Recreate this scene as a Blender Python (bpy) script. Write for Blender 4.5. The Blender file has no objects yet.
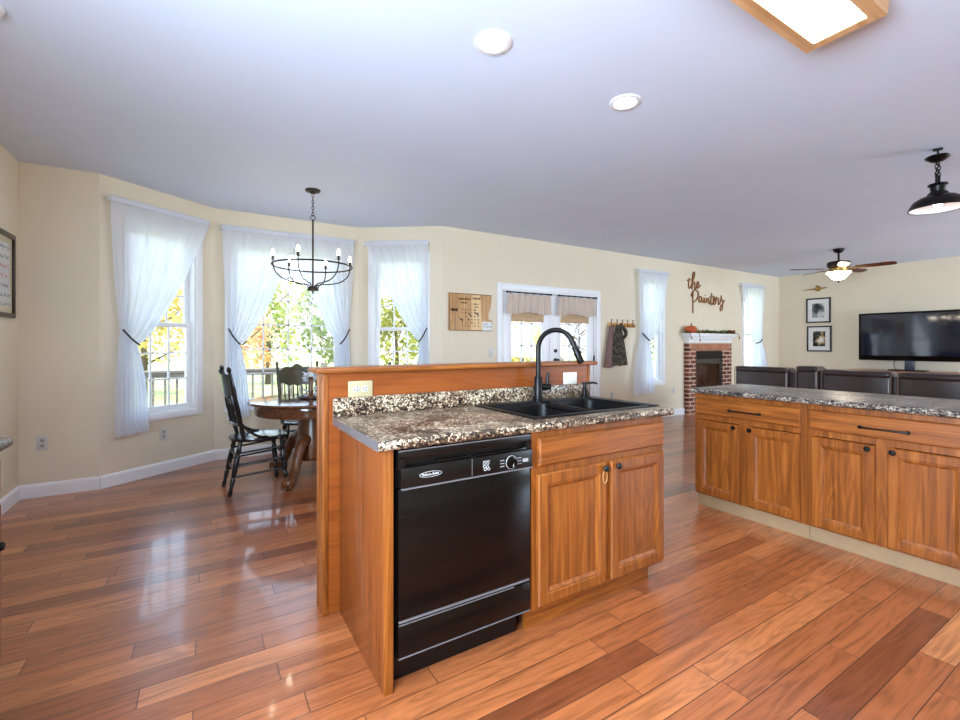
import bpy, bmesh, math, random
from mathutils import Vector, Matrix
C = bpy.context.scene.collection
sc = bpy.context.scene
PI = math.pi
rnd = random.Random(7)

# ------------------------------------------------------------------ camera, sky, sun, exposure
YAW = math.radians(31.5)
cam_d = bpy.data.cameras.new('camera')
cam = bpy.data.objects.new('camera', cam_d); C.objects.link(cam)
cam.location = (0, 0, 1.25)
cam.rotation_euler = (PI/2, 0, -YAW)
cam_d.sensor_fit = 'HORIZONTAL'; cam_d.sensor_width = 36.0
cam_d.lens = 36.0*455.0/960.0
cam_d.shift_y = -(360-344.7)/960.0
cam_d.clip_start = 0.05; cam_d.clip_end = 400
sc.camera = cam

w = bpy.data.worlds.new('sky'); sc.world = w; w.use_nodes = True
wn = w.node_tree; bg = wn.nodes['Background']
tc = wn.nodes.new('ShaderNodeTexCoord'); sx = wn.nodes.new('ShaderNodeSeparateXYZ')
rp = wn.nodes.new('ShaderNodeValToRGB')
rp.color_ramp.elements[0].position = 0.0; rp.color_ramp.elements[0].color = (0.80, 0.90, 1.0, 1)
rp.color_ramp.elements[1].position = 0.55; rp.color_ramp.elements[1].color = (0.45, 0.70, 1.0, 1)
wn.links.new(tc.outputs['Generated'], sx.inputs[0]); wn.links.new(sx.outputs['Z'], rp.inputs[0])
wn.links.new(rp.outputs[0], bg.inputs[0]); bg.inputs[1].default_value = 1.9

sun_d = bpy.data.lights.new('sun', 'SUN'); sun_d.energy = 3.5; sun_d.angle = math.radians(1.5); sun_d.color = (1, .94, .82)
sun = bpy.data.objects.new('sun', sun_d); C.objects.link(sun)
sun.rotation_euler = Vector((-0.10, 0.26, -1.0)).to_track_quat('-Z', 'Y').to_euler()

def daylight(name, loc, rot, w_, h_, power):      # added area lamp, fills the room from an invented window out of view
    ad = bpy.data.lights.new(name, 'AREA'); ad.shape = 'RECTANGLE'; ad.size = w_; ad.size_y = h_; ad.energy = power; ad.color = (.66, .83, 1.0)
    ao = bpy.data.objects.new(name, ad); C.objects.link(ao); ao.location = loc; ao.rotation_euler = rot
daylight('rear_fill_light', (8.95, -3.18, 1.4), (PI/2+.35, 0, 0), 3.3, 2.0, 155)
daylight('side_fill_light', (-1.22, .0, 1.5), (PI/2+.06, 0, -PI/2), 2.2, 1.2, 170)
LAMP = dict(fluorescent=10.5, recessed=24.0, bulb=42.0, fan=16.0, pendant=4.0)
sc.view_settings.view_transform = 'Standard'; sc.view_settings.look = 'None'
sc.view_settings.gamma = 1.0; sc.view_settings.use_curve_mapping = False
sc.view_settings.exposure = 1.05
try:
    sc.cycles.max_bounces = 10; sc.cycles.diffuse_bounces = 6; sc.cycles.transparent_max_bounces = 12
    sc.cycles.sample_clamp_indirect = 8.0; sc.cycles.use_denoising = True
    sc.cycles.caustics_reflective = False; sc.cycles.caustics_refractive = False
except Exception:
    pass

# ------------------------------------------------------------------ mesh building
class MB:
    """collects shapes into one mesh"""
    def __init__(s): s.bm = bmesh.new()
    def _take(s, t, mat=None):
        if mat is not None: bmesh.ops.transform(t, matrix=mat, verts=t.verts)
        me = bpy.data.meshes.new('t'); t.to_mesh(me); t.free(); s.bm.from_mesh(me); bpy.data.meshes.remove(me); return s
    def box(s, x0, x1, y0, y1, z0, z1, bev=0, seg=2, mat=None):
        t = bmesh.new(); bmesh.ops.create_cube(t, size=1)
        bmesh.ops.scale(t, vec=(abs(x1-x0), abs(y1-y0), abs(z1-z0)), verts=t.verts)
        bmesh.ops.translate(t, vec=((x0+x1)/2, (y0+y1)/2, (z0+z1)/2), verts=t.verts)
        if bev: bmesh.ops.bevel(t, geom=list(t.edges), offset=bev, segments=seg, affect='EDGES', profile=.5)
        return s._take(t, mat)
    def cyl(s, p0, p1, r0, r1=None, n=16):
        return s.tube([p0, p1], [r0, r0 if r1 is None else r1], n)
    def tube(s, pts, r, n=10, closed=False):
        pts = [Vector(p) for p in pts]; m = len(pts)
        rr = r if isinstance(r, (list, tuple)) else [r]*m
        rings = []; ref = None
        for i, p in enumerate(pts):
            a = pts[(i-1) % m] if (closed or i) else p
            b = pts[(i+1) % m] if (closed or i < m-1) else p
            d = (b-a).normalized() if (b-a).length > 1e-9 else Vector((0, 0, 1))
            if ref is None: ref = Vector((1, 0, 0)) if abs(d.x) < .8 else Vector((0, 1, 0))
            u = (ref - d*ref.dot(d)).normalized(); ref = u; v = d.cross(u)
            rings.append([s.bm.verts.new(p + (u*math.cos(2*PI*k/n) + v*math.sin(2*PI*k/n))*rr[i]) for k in range(n)])
        for i in range(m if closed else m-1):
            A = rings[i]; Bq = rings[(i+1) % m]
            for k in range(n): s.bm.faces.new((A[k], A[(k+1) % n], Bq[(k+1) % n], Bq[k]))
        if not closed:
            s.bm.faces.new(rings[0][::-1]); s.bm.faces.new(rings[-1])
        return s
    def lathe(s, prof, o=(0, 0, 0), n=28, mat=None):
        t = bmesh.new(); rings = []
        for r, z in prof:
            if r < 1e-5: rings.append([t.verts.new((o[0], o[1], o[2]+z))])
            else: rings.append([t.verts.new((o[0]+r*math.cos(2*PI*k/n), o[1]+r*math.sin(2*PI*k/n), o[2]+z)) for k in range(n)])
        for A, Bq in zip(rings, rings[1:]):
            for k in range(n):
                k2 = (k+1) % n
                f = ((A[k], A[k2], Bq[0]) if len(Bq) == 1 else (A[0], Bq[k2], Bq[k]) if len(A) == 1 else (A[k], A[k2], Bq[k2], Bq[k]))
                if len(A) == 1 and len(Bq) == 1: continue
                t.faces.new(f)
        return s._take(t, mat)
    def sph(s, c, r, sc_=(1, 1, 1), sub=3, mat=None):
        t = bmesh.new(); bmesh.ops.create_icosphere(t, subdivisions=sub, radius=r)
        bmesh.ops.scale(t, vec=sc_, verts=t.verts)
        if mat is not None: bmesh.ops.transform(t, matrix=mat, verts=t.verts)
        bmesh.ops.translate(t, vec=c, verts=t.verts)
        return s._take(t)
    def grid(s, rows, closed=False):
        V = [[s.bm.verts.new(p) for p in r] for r in rows]
        for a, b in zip(V, V[1:]):
            n = len(a)
            for k in range(n if closed else n-1): s.bm.faces.new((a[k], a[(k+1) % n], b[(k+1) % n], b[k]))
        return s
    def poly(s, pts, d):
        """prism: outline pts pushed by the vector d"""
        d = Vector(d); A = [s.bm.verts.new(p) for p in pts]; Bq = [s.bm.verts.new(Vector(p)+d) for p in pts]
        n = len(pts); s.bm.faces.new(A[::-1]); s.bm.faces.new(Bq)
        for k in range(n): s.bm.faces.new((A[k], A[(k+1) % n], Bq[(k+1) % n], Bq[k]))
        return s
    def nest(s, x0, x1, z0, z1, loops):
        """stepped front facing -y: loops of (inset, y)"""
        L = []
        for i, y in loops:
            L.append([s.bm.verts.new(p) for p in ((x0+i, y, z0+i), (x1-i, y, z0+i), (x1-i, y, z1-i), (x0+i, y, z1-i))])
        s.bm.faces.new(L[0][::-1]); s.bm.faces.new(L[-1])
        for a, b in zip(L, L[1:]):
            for k in range(4): s.bm.faces.new((a[k], a[(k+1) % 4], b[(k+1) % 4], b[k]))
        return s
    def obj(s, name, mat, parent=None, smooth=True, loc=None, rotz=0, ang=38):
        bmesh.ops.recalc_face_normals(s.bm, faces=s.bm.faces)
        me = bpy.data.meshes.new(name); s.bm.to_mesh(me); s.bm.free()
        if smooth:
            me.polygons.foreach_set('use_smooth', [True]*len(me.polygons)); me.set_sharp_from_angle(angle=math.radians(ang))
        me.materials.append(mat)
        o = bpy.data.objects.new(name, me); C.objects.link(o)
        if parent is not None: o.parent = parent
        if loc: o.location = loc
        if rotz: o.rotation_euler = (0, 0, rotz)
        return o

def tag(o, label, cat, group=None):
    o['label'] = label; o['category'] = cat
    if group: o['group'] = group
    return o
def thing(name, label, cat, loc=(0, 0, 0), rotz=0, group=None):
    o = bpy.data.objects.new(name, None); C.objects.link(o); o.empty_display_size = .1
    o.location = loc; o.rotation_euler = (0, 0, rotz)
    return tag(o, label, cat, group)
def struct(o): o['kind'] = 'structure'; return o
def struct_root(name, loc, rotz=0):
    o = bpy.data.objects.new(name, None); C.objects.link(o); o.location = loc; o.rotation_euler = (0, 0, rotz)
    return struct(o)
def copy_tree(o, parent=None):
    c = o.copy(); C.objects.link(c)
    if parent is not None: c.parent = parent
    for ch in list(o.children): copy_tree(ch, c)
    return c

# ------------------------------------------------------------------ materials
def srgb(r, g, b):
    f = lambda c: (c/255/12.92 if c/255 <= .04045 else ((c/255+.055)/1.055)**2.4)
    return (f(r), f(g), f(b), 1)
class NT:
    def __init__(s, name):
        s.m = bpy.data.materials.new(name); s.m.use_nodes = True; s.t = s.m.node_tree
        s.b = s.t.nodes['Principled BSDF']; s.out = s.t.nodes['Material Output']
    def put(s, sock, v):
        if hasattr(v, 'is_linked') or isinstance(v, bpy.types.NodeSocket): s.t.links.new(v, sock)
        else: sock.default_value = v
    def n(s, typ, ins=None, **kw):
        nd = s.t.nodes.new('ShaderNode'+typ)
        for k, v in kw.items(): setattr(nd, k, v)
        for k, v in (ins or {}).items(): s.put(nd.inputs[k], v)
        return nd
    def math(s, op, a, b=0.0, c=0.0):
        nd = s.t.nodes.new('ShaderNodeMath'); nd.operation = op
        s.put(nd.inputs[0], a); s.put(nd.inputs[1], b); s.put(nd.inputs[2], c); return nd.outputs[0]
    def ramp(s, fac, stops, const=False):
        nd = s.t.nodes.new('ShaderNodeValToRGB'); cr = nd.color_ramp
        if const: cr.interpolation = 'CONSTANT'
        while len(cr.elements) < len(stops): cr.elements.new(.5)
        for e, (p, c) in zip(cr.elements, stops): e.position = p; e.color = c
        s.put(nd.inputs[0], fac); return nd.outputs[0]
    def mix(s, fac, a, b, mode='MIX'):
        nd = s.t.nodes.new('ShaderNodeMix'); nd.data_type = 'RGBA'; nd.blend_type = mode
        s.put(nd.inputs[0], fac); s.put(nd.inputs[6], a); s.put(nd.inputs[7], b); return nd.outputs[2]
    def coords(s, scale=(1, 1, 1), out='Object'):
        t = s.n('TexCoord'); mp = s.n('Mapping', {'Scale': scale}); s.t.links.new(t.outputs[out], mp.inputs[0])
        oi = s.n('ObjectInfo'); mul = s.math('MULTIPLY', oi.outputs['Random'], 17.3)
        ad = s.n('VectorMath', {0: mp.outputs[0]}, operation='ADD'); s.t.links.new(mul, ad.inputs[1])
        return ad.outputs[0]
    def set(s, base=None, rough=.5, metal=0, spec=None, coat=None, emit=None, es=0, bump=None, bs=.2, bd=.01):
        if base is not None: s.put(s.b.inputs['Base Color'], base)
        s.put(s.b.inputs['Roughness'], rough); s.put(s.b.inputs['Metallic'], metal)
        if spec is not None: s.put(s.b.inputs['Specular IOR Level'], spec)
        if coat is not None: s.put(s.b.inputs['Coat Weight'], coat); s.b.inputs['Coat Roughness'].default_value = .08
        if emit is not None: s.put(s.b.inputs['Emission Color'], emit); s.put(s.b.inputs['Emission Strength'], es)
        if bump is not None:
            nd = s.n('Bump', {'Strength': bs, 'Distance': bd, 'Height': bump}); s.t.links.new(nd.outputs[0], s.b.inputs['Normal'])
        return s.m
def plain(name, col, rough=.5, metal=0, var=.06, scale=9, **kw):
    """one colour with a faint mottle"""
    m = NT(name); no = m.n('TexNoise', {'Vector': m.coords(), 'Scale': scale, 'Detail': 3.0})
    d = tuple(c*(1-var) for c in col[:3])+(1,); l = tuple(min(1, c*(1+var)) for c in col[:3])+(1,)
    return m.set(m.ramp(no.outputs[0], [(.3, d), (.7, l)]), rough, metal, **kw)
def wood(name, axis, dark, mid, light, rough=.36, k=1.0, coat=None):
    m = NT(name); s3 = [42*k, 42*k, 42*k]; s3[axis] = 1.6*k
    fine = m.n('TexNoise', {'Vector': m.coords(tuple(s3)), 'Scale': 1.0, 'Detail': 5.0, 'Roughness': .62})
    s4 = [9*k, 9*k, 9*k]; s4[axis] = .75*k
    cath = m.n('TexNoise', {'Vector': m.coords(tuple(s4)), 'Scale': 1.0, 'Detail': 2.0, 'Distortion': .9})
    rings = m.math('FRACT', m.math('MULTIPLY', cath.outputs[0], 9.0))
    lines = m.math('POWER', m.math('ABSOLUTE', m.math('SUBTRACT', rings, .5)), 1.6)
    v = m.math('ADD', m.math('MULTIPLY', fine.outputs[0], .8), m.math('MULTIPLY', lines, .44))
    col = m.ramp(v, [(.24, dark), (.46, mid), (.72, light)])
    return m.set(col, rough, coat=coat, bump=v, bs=.06, bd=.004)

OAK = (srgb(92, 46, 11), srgb(136, 74, 23), srgb(168, 100, 40))
M = {}
M['oak_z'] = wood('oak upright grain', 2, *OAK)
M['oak_x'] = wood('oak level grain', 0, *OAK)
M['oak_y'] = wood('oak grain along depth', 1, *OAK)
M['oak_panel'] = wood('stained oak veneer', 0, srgb(112, 51, 11), srgb(136, 67, 17), srgb(148, 78, 25), .4, .7)
M['oak_side'] = wood('oak side veneer', 2, srgb(100, 48, 18), srgb(122, 64, 28), srgb(136, 76, 36), .22, .8)
M['oak_lit'] = wood('oak lamp frame with painted glow', 0, srgb(186, 138, 92), srgb(210, 164, 116), srgb(224, 184, 138), .45)  # brightness from the lit lens put into the wood tone
M['table_wood'] = wood('old oak', 0, srgb(56, 31, 18), srgb(92, 55, 34), srgb(118, 76, 48), .14, 1.2)
M['table_wood_z'] = wood('old oak upright', 2, srgb(58, 31, 14), srgb(98, 56, 28), srgb(128, 80, 42), .3, 1.2)
M['walnut'] = wood('walnut fan blade', 0, srgb(58, 28, 16), srgb(98, 54, 32), srgb(128, 74, 44), .35)
M['sign_wood'] = wood('cut plywood', 0, srgb(104, 62, 14), srgb(140, 88, 26), srgb(166, 112, 44), .5)
M['board_wood'] = wood('board pine', 2, srgb(150, 100, 48), srgb(184, 134, 72), srgb(206, 160, 98), .4)
M['board_pale'] = wood('pale board strip', 2, srgb(196, 150, 90), srgb(222, 184, 126), srgb(236, 204, 150), .4)  # paler tone for the band down the board
M['console_wood'] = wood('console wood', 1, srgb(120, 72, 44), srgb(160, 104, 70), srgb(184, 130, 92), .3)
M['deck_wood'] = wood('weathered deck wood', 0, srgb(96, 88, 78), srgb(130, 122, 112), srgb(156, 148, 138), .7)
M['wall'] = plain('cream wall paint', srgb(226, 214, 190), .75, var=.015, scale=3)
M['ceiling'] = plain('ceiling paint', srgb(216, 227, 246), .85, var=.012, scale=2)  # white ceiling, bluish cast of the sky light put into its colour
M['trim'] = plain('white trim paint', srgb(238, 239, 240), .35, var=.01)
M['plate'] = plain('white plastic', srgb(208, 206, 200), .35, var=.01)
M['plate_cream'] = plain('cream plastic', srgb(178, 164, 126), .35, var=.01)
M['socket'] = plain('socket face', srgb(186, 182, 172), .35)
M['slot'] = plain('dark slot', srgb(40, 38, 36), .6)
M['black_gloss'] = plain('black enamel', srgb(6, 5, 5), .16, var=.1, spec=.28)
M['black_semi'] = plain('black plastic', srgb(10, 9, 9), .3, var=.1, spec=.35)
M['black_sink'] = plain('black composite sink', srgb(11, 11, 12), .36, var=.15, scale=300, spec=.25)
M['black_metal'] = plain('matt black metal', srgb(10, 9, 9), .34, .1, var=.1, spec=.3)
M['bronze'] = plain('dark bronze', srgb(52, 40, 34), .4, .7, var=.15)
M['steel'] = plain('grey steel trim', srgb(132, 132, 136), .3, .4)
M['ink'] = plain('pale printed mark', srgb(190, 190, 188), .5)
M['chair_black'] = plain('black chair paint', srgb(16, 17, 20), .16, var=.1)
M['chair_olive'] = plain('dark olive chair back', srgb(66, 60, 30), .25, var=.2)  # olive for the chair back, seat and legs stay black
M['brass'] = plain('aged brass', srgb(168, 136, 72), .35, .8, var=.2)
M['toe_pale'] = plain('bare pale toe kick board', srgb(158, 130, 96), .6)
M['leather'] = plain('dark brown leather', srgb(50, 36, 34), .3, var=.2, scale=14)
M['leather_seam'] = plain('brown leather piping', srgb(104, 74, 58), .4)
M['paper'] = plain('paper', srgb(226, 226, 224), .6, var=.02)
M['mat_cream'] = plain('cream picture mount', srgb(204, 192, 164), .7, var=.02)
M['frame_black'] = plain('black picture frame', srgb(18, 17, 18), .3)
M['frame_brown'] = plain('dark brown picture frame', srgb(46, 32, 26), .3)
M['cord'] = plain('braided tan cord', srgb(186, 140, 84), .6)
M['rope'] = plain('dark rope', srgb(50, 44, 48), .7)
M['linen'] = plain('oatmeal linen', srgb(202, 184, 168), .85, var=.05, scale=60)
M['shade'] = plain('tan woven blind', srgb(196, 166, 130), .85, var=.08, scale=80)
M['pumpkin'] = plain('orange pumpkin', srgb(186, 82, 36), .5, var=.2)
M['leaf_green'] = plain('dark garland green', srgb(74, 84, 34), .7, var=.3, scale=40)
M['leaf_rust'] = plain('rust leaves', srgb(140, 66, 34), .7, var=.3, scale=40)
M['soot'] = plain('sooty steel', srgb(46, 42, 38), .5)
M['ash_log'] = plain('grey ceramic log', srgb(96, 88, 78), .8, var=.3)
M['silver'] = plain('silvery leaves', srgb(206, 210, 214), .4, .2)
M['bark'] = plain('tree bark', srgb(92, 76, 62), .9, var=.2)

def brick_mat():
    m = NT('brick face'); t = m.n('TexCoord'); mp = m.n('Mapping', {'Rotation': (PI/2, 0, 0)})
    m.t.links.new(t.outputs['Object'], mp.inputs[0])
    br = m.n('TexBrick', {'Vector': mp.outputs[0], 'Color1': srgb(92, 44, 34), 'Color2': srgb(150, 92, 72), 'Mortar': srgb(206, 186, 166),
                          'Scale': 1.0, 'Mortar Size': .011, 'Bias': -.2, 'Brick Width': .21, 'Row Height': .075})
    no = m.n('TexNoise', {'Vector': t.outputs['Object'], 'Scale': 30.0})
    return m.set(m.mix(.35, br.outputs[0], m.ramp(no.outputs[0], [(.3, srgb(70, 40, 34)), (.7, srgb(190, 140, 116))]), 'SOFT_LIGHT'), .85, bump=br.outputs[1], bs=-.5, bd=.01)
M['brick'] = brick_mat()
M['brick_pale'] = plain('soldier brick', srgb(176, 122, 92), .85, var=.2, scale=12)

def granite(name, tones):
    m = NT(name); co = m.coords()
    v1 = m.n('TexVoronoi', {'Vector': co, 'Scale': 165.0}, feature='F1')
    n1 = m.n('TexNoise', {'Vector': co, 'Scale': 62.0, 'Detail': 4.0, 'Roughness': .7})
    n2 = m.n('TexNoise', {'Vector': co, 'Scale': 10.0, 'Detail': 3.0})
    hs = m.n('SeparateColor', {0: v1.outputs['Color']})
    v = m.math('ADD', m.math('MULTIPLY', hs.outputs[0], .40), m.math('MULTIPLY', n1.outputs[0], .95))
    v = m.math('ADD', v, m.math('MULTIPLY', m.math('SUBTRACT', n2.outputs[0], .52), .55))
    return m.set(m.ramp(v, tones), .30, spec=.4)
G = granite('speckled brown laminate', [(.42, srgb(14, 12, 12)), (.57, srgb(34, 27, 23)), (.66, srgb(90, 66, 50)), (.765, srgb(146, 122, 95)), (.90, srgb(216, 202, 176))])
M['granite'] = G
M['granite_sheen'] = granite('speckled sheen-grey laminate', [(.43, srgb(14, 14, 15)), (.57, srgb(38, 33, 32)), (.67, srgb(88, 76, 68)), (.78, srgb(138, 126, 114)), (.92, srgb(204, 194, 180))])  # laminate tones greyed to carry a reflected sheen

def floor_mat():
    m = NT('hardwood planks'); t = m.n('TexCoord'); s = m.n('SeparateXYZ', {0: t.outputs['Object']})
    X, Y = s.outputs[0], s.outputs[1]; W, L = .108, 1.15
    yy = m.math('DIVIDE', Y, W); row = m.math('FLOOR', yy); fy = m.math('FRACT', yy)
    wr = m.n('TexWhiteNoise', {'W': row}, noise_dimensions='1D')
    xx = m.math('ADD', m.math('DIVIDE', X, L), m.math('MULTIPLY', wr.outputs[0], 7.0)); col = m.math('FLOOR', xx); fx = m.math('FRACT', xx)
    cv = m.n('CombineXYZ', {0: col, 1: row}); wn_ = m.n('TexWhiteNoise', {'Vector': cv.outputs[0]}, noise_dimensions='2D')
    tone = m.ramp(wn_.outputs[0], [(0, srgb(120, 62, 34)), (.12, srgb(154, 86, 48)), (.55, srgb(176, 102, 57)), (.9, srgb(190, 116, 68)), (1, srgb(200, 130, 80))])
    off = m.n('VectorMath', {0: t.outputs['Object']}, operation='ADD')
    m.t.links.new(m.n('VectorMath', {0: wn_.outputs['Color'], 3: 9.0}, operation='SCALE').outputs[0], off.inputs[1])
    mp = m.n('Mapping', {'Vector': off.outputs[0], 'Scale': (2.2, 46, 1)})
    gr = m.n('TexNoise', {'Vector': mp.outputs[0], 'Scale': 1.0, 'Detail': 5.0, 'Roughness': .65, 'Distortion': .4})
    mp2 = m.n('Mapping', {'Vector': off.outputs[0], 'Scale': (1.1, 11, 1)})
    ca = m.n('TexNoise', {'Vector': mp2.outputs[0], 'Scale': 1.0, 'Detail': 1.0, 'Distortion': 1.2})
    rings = m.math('ABSOLUTE', m.math('SUBTRACT', m.math('FRACT', m.math('MULTIPLY', ca.outputs[0], 8.0)), .5))
    g = m.math('ADD', m.math('MULTIPLY', gr.outputs[0], .9), m.math('MULTIPLY', rings, .4))
    c1 = m.mix(1.0, tone, m.ramp(g, [(.3, (.50, .46, .44, 1)), (.62, (1, 1, 1, 1)), (.85, (1.18, 1.16, 1.14, 1))]), 'MULTIPLY')
    ey = m.math('MULTIPLY', m.math('MINIMUM', fy, m.math('SUBTRACT', 1.0, fy)), W)
    ex = m.math('MULTIPLY', m.math('MINIMUM', fx, m.math('SUBTRACT', 1.0, fx)), L)
    e = m.math('MINIMUM', ey, ex)
    sm = m.n('MapRange', {'Value': e, 'From Min': .0004, 'From Max': .0028}, interpolation_type='SMOOTHSTEP')
    c2 = m.mix(sm.outputs[0], srgb(58, 28, 16), c1)
    h = m.math('ADD', sm.outputs[0], m.math('MULTIPLY', g, .12))
    tilt = m.math('MULTIPLY', m.math('SUBTRACT', fy, .5), m.math('MULTIPLY', m.math('SUBTRACT', wn_.outputs[0], .5), .6))
    h = m.math('ADD', h, tilt)
    m.b.inputs['Coat Roughness'].default_value = .22
    return m.set(c2, .30, spec=.6, coat=.5, bump=h, bs=.25, bd=.0025)
M['floor'] = floor_mat()

def glass_mat(name, tint=(1, 1, 1, 1), ref=.06):
    m = NT(name); tr = m.n('BsdfTransparent', {0: tint}); gl = m.n('BsdfGlossy', {0: (1, 1, 1, 1), 'Roughness': .02})
    lw_ = m.n('LayerWeight', {'Blend': .5}); fr = m.math('ADD', ref*.6, m.math('MULTIPLY', m.math('POWER', lw_.outputs['Facing'], 5.0), .8)); mx = m.n('MixShader', {0: fr, 1: tr.outputs[0], 2: gl.outputs[0]})
    m.t.links.new(mx.outputs[0], m.out.inputs[0]); m.t.nodes.remove(m.b); return m.m
M['glass'] = glass_mat('window glass')
M['smoke_glass'] = glass_mat('smoked fire glass', (.75, .74, .72, 1), .25)
def sheer_mat():
    m = NT('white sheer voile'); co = m.coords((1, 1, 1))
    no = m.n('TexNoise', {'Vector': co, 'Scale': 500.0})
    d = m.n('BsdfDiffuse', {0: (.86, .88, .92, 1)}); t = m.n('BsdfTranslucent', {0: (.86, .89, .95, 1)})
    mx = m.n('MixShader', {0: .5, 1: d.outputs[0], 2: t.outputs[0]}); tr = m.n('BsdfTransparent', {0: (1, 1, 1, 1)})
    fac = m.math('ADD', .88, m.math('MULTIPLY', no.outputs[0], .10))
    m2 = m.n('MixShader', {0: fac, 1: tr.outputs[0], 2: mx.outputs[0]})
    m.t.links.new(m2.outputs[0], m.out.inputs[0]); m.t.nodes.remove(m.b); return m.m
M['sheer'] = sheer_mat()
def emit_mat(name, col, st, base=(.9, .9, .88, 1)):
    m = NT(name); return m.set(base, .4, emit=col, es=st)
M['lens'] = emit_mat('lit acrylic lens', (1, .97, .92, 1), LAMP['fluorescent'])
M['can'] = emit_mat('lit recessed lamp', (1, .90, .74, 1), LAMP['recessed'])
M['bulb'] = emit_mat('lit candle bulb', (1, .86, .66, 1), LAMP['bulb'])
M['bowl'] = emit_mat('lit frosted bowl', (1, .86, .66, 1), LAMP['fan'])
M['filament'] = emit_mat('lit pendant bulb', (1, .92, .80, 1), LAMP['pendant'])
def camo_mat():
    m = NT('mottled brown cloth'); no = m.n('TexNoise', {'Vector': m.coords(), 'Scale': 26.0, 'Detail': 3.0, 'Distortion': 1.0})
    return m.set(m.ramp(no.outputs[0], [(.36, srgb(22, 20, 18)), (.5, srgb(56, 50, 38)), (.6, srgb(104, 96, 78)), (.68, srgb(40, 36, 28))]), .9)
M['camo'] = camo_mat()
M['mauve'] = plain('brown cloth', srgb(128, 100, 92), .9, var=.2, scale=30)
def photo_mat(name, cols, sc_=(1, 9, 7)):
    m = NT(name); no = m.n('TexNoise', {'Vector': m.coords(sc_), 'Scale': 1.0, 'Detail': 3.0})
    return m.set(m.ramp(no.outputs[0], cols), .25)
M['photo'] = photo_mat('black and white photograph', [(.34, srgb(20, 24, 24)), (.46, srgb(86, 98, 92)), (.56, srgb(150, 158, 160)), (.66, srgb(214, 216, 220))])
M['photo_warm'] = photo_mat('faded photograph', [(.36, srgb(24, 20, 20)), (.48, srgb(70, 66, 50)), (.56, srgb(170, 136, 92)), (.68, srgb(226, 222, 210))])
def grass_mat():
    m = NT('sunny lawn'); no = m.n('TexNoise', {'Vector': m.coords(), 'Scale': .8, 'Detail': 6.0})
    return m.set(m.ramp(no.outputs[0], [(.3, srgb(150, 166, 84)), (.7, srgb(206, 204, 140))]), .9)
M['grass'] = grass_mat()
def foliage_mat(name, a, b):
    m = NT(name); no = m.n('TexNoise', {'Vector': m.coords(), 'Scale': 1.4, 'Detail': 4.0})
    col = m.ramp(no.outputs[0], [(.35, a), (.65, b)])
    d = m.n('BsdfDiffuse', {0: col}); t = m.n('BsdfTranslucent', {0: col})
    mx = m.n('MixShader', {0: .4, 1: d.outputs[0], 2: t.outputs[0]}); m.t.links.new(mx.outputs[0], m.out.inputs[0]); m.t.nodes.remove(m.b); return m.m

# ------------------------------------------------------------------ room shell
H = 2.73; XL, XR, YB, YR = -1.26, 10.8, 5.08, -3.2
A_, B_, C_, D_ = (-.75, 5.08), (.12, 5.71), (1.70, 5.71), (2.57, 5.08)
outline = [(XL, YR), (XR, YR), (XR, YB), D_, C_, B_, A_, (XL, YB)]
def grow(d): return [(XL-d, YR-d), (XR+d, YR-d), (XR+d, YB+d), (2.57+d*.35, YB+d), (1.70+d*.35, 5.71+d), (.12-d*.35, 5.71+d), (-.75-d*.35, YB+d), (XL-d, YB+d)]
struct(MB().poly([(x, y, -.06) for x, y in grow(.1)], (0, 0, .06)).obj('floor', M['floor'], smooth=False))
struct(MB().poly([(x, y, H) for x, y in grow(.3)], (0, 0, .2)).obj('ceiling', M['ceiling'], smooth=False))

def wall(name, p, q, holes=(), ext0=.12, ext1=.12, th=.16):
    """a wall from p to q with rectangular holes (t0,t1,z0,z1); the room lies to its right"""
    p = Vector(p); q = Vector(q); d = q-p; Lw = d.length; rz = math.atan2(d.y, d.x); b = MB()
    ts = sorted({-ext0, Lw+ext1, *[h[0] for h in holes], *[h[1] for h in holes]})
    for a, c in zip(ts, ts[1:]):
        mid = (a+c)/2; hs = sorted([h for h in holes if h[0] < mid < h[1]], key=lambda h: h[2]); z = 0.0
        for h in hs:
            if h[2] > z: b.box(a, c, 0, th, z, h[2])
            z = h[3]
        if z < H: b.box(a, c, 0, th, z, H)
    return struct(b.obj(name, M['wall'], smooth=False, loc=(p.x, p.y, 0), rotz=rz))
BAY1 = (.22, .866, .59, 2.36); BAY2 = (.165, 1.35, .58, 2.38); BAY3 = (.19, .845, .59, 2.36)
W4 = (6.305, 6.82, .62, 2.36); W5 = (9.39, 10.03, .62, 2.36); DR = (3.455, 5.225, 0, 2.005)
sh = lambda h: (h[0]-2.57, h[1]-2.57, h[2], h[3])
LW = (2.1, 4.3, .92, 2.1)  # unseen window added to the left wall as a light source
wall('wall_left', (XL, YR), (XL, YB), [LW])
wall('wall_back_left', (XL, YB), A_, ext1=0)
wall('wall_bay_left', A_, B_, [BAY1], ext0=0)
wall('wall_bay_middle', B_, C_, [BAY2])
wall('wall_bay_right', C_, D_, [BAY3], ext1=0)
wall('wall_back', D_, (XR, YB), [sh(DR), sh(W4), sh(W5)], ext0=0)
wall('wall_right', (XR, YB), (XR, YR))
R2 = (.2, 3.5, .3, 2.45)      # unseen window added behind the camera to let light in
wall('wall_rear', (XR, YR), (XL, YR), [R2])

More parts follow.
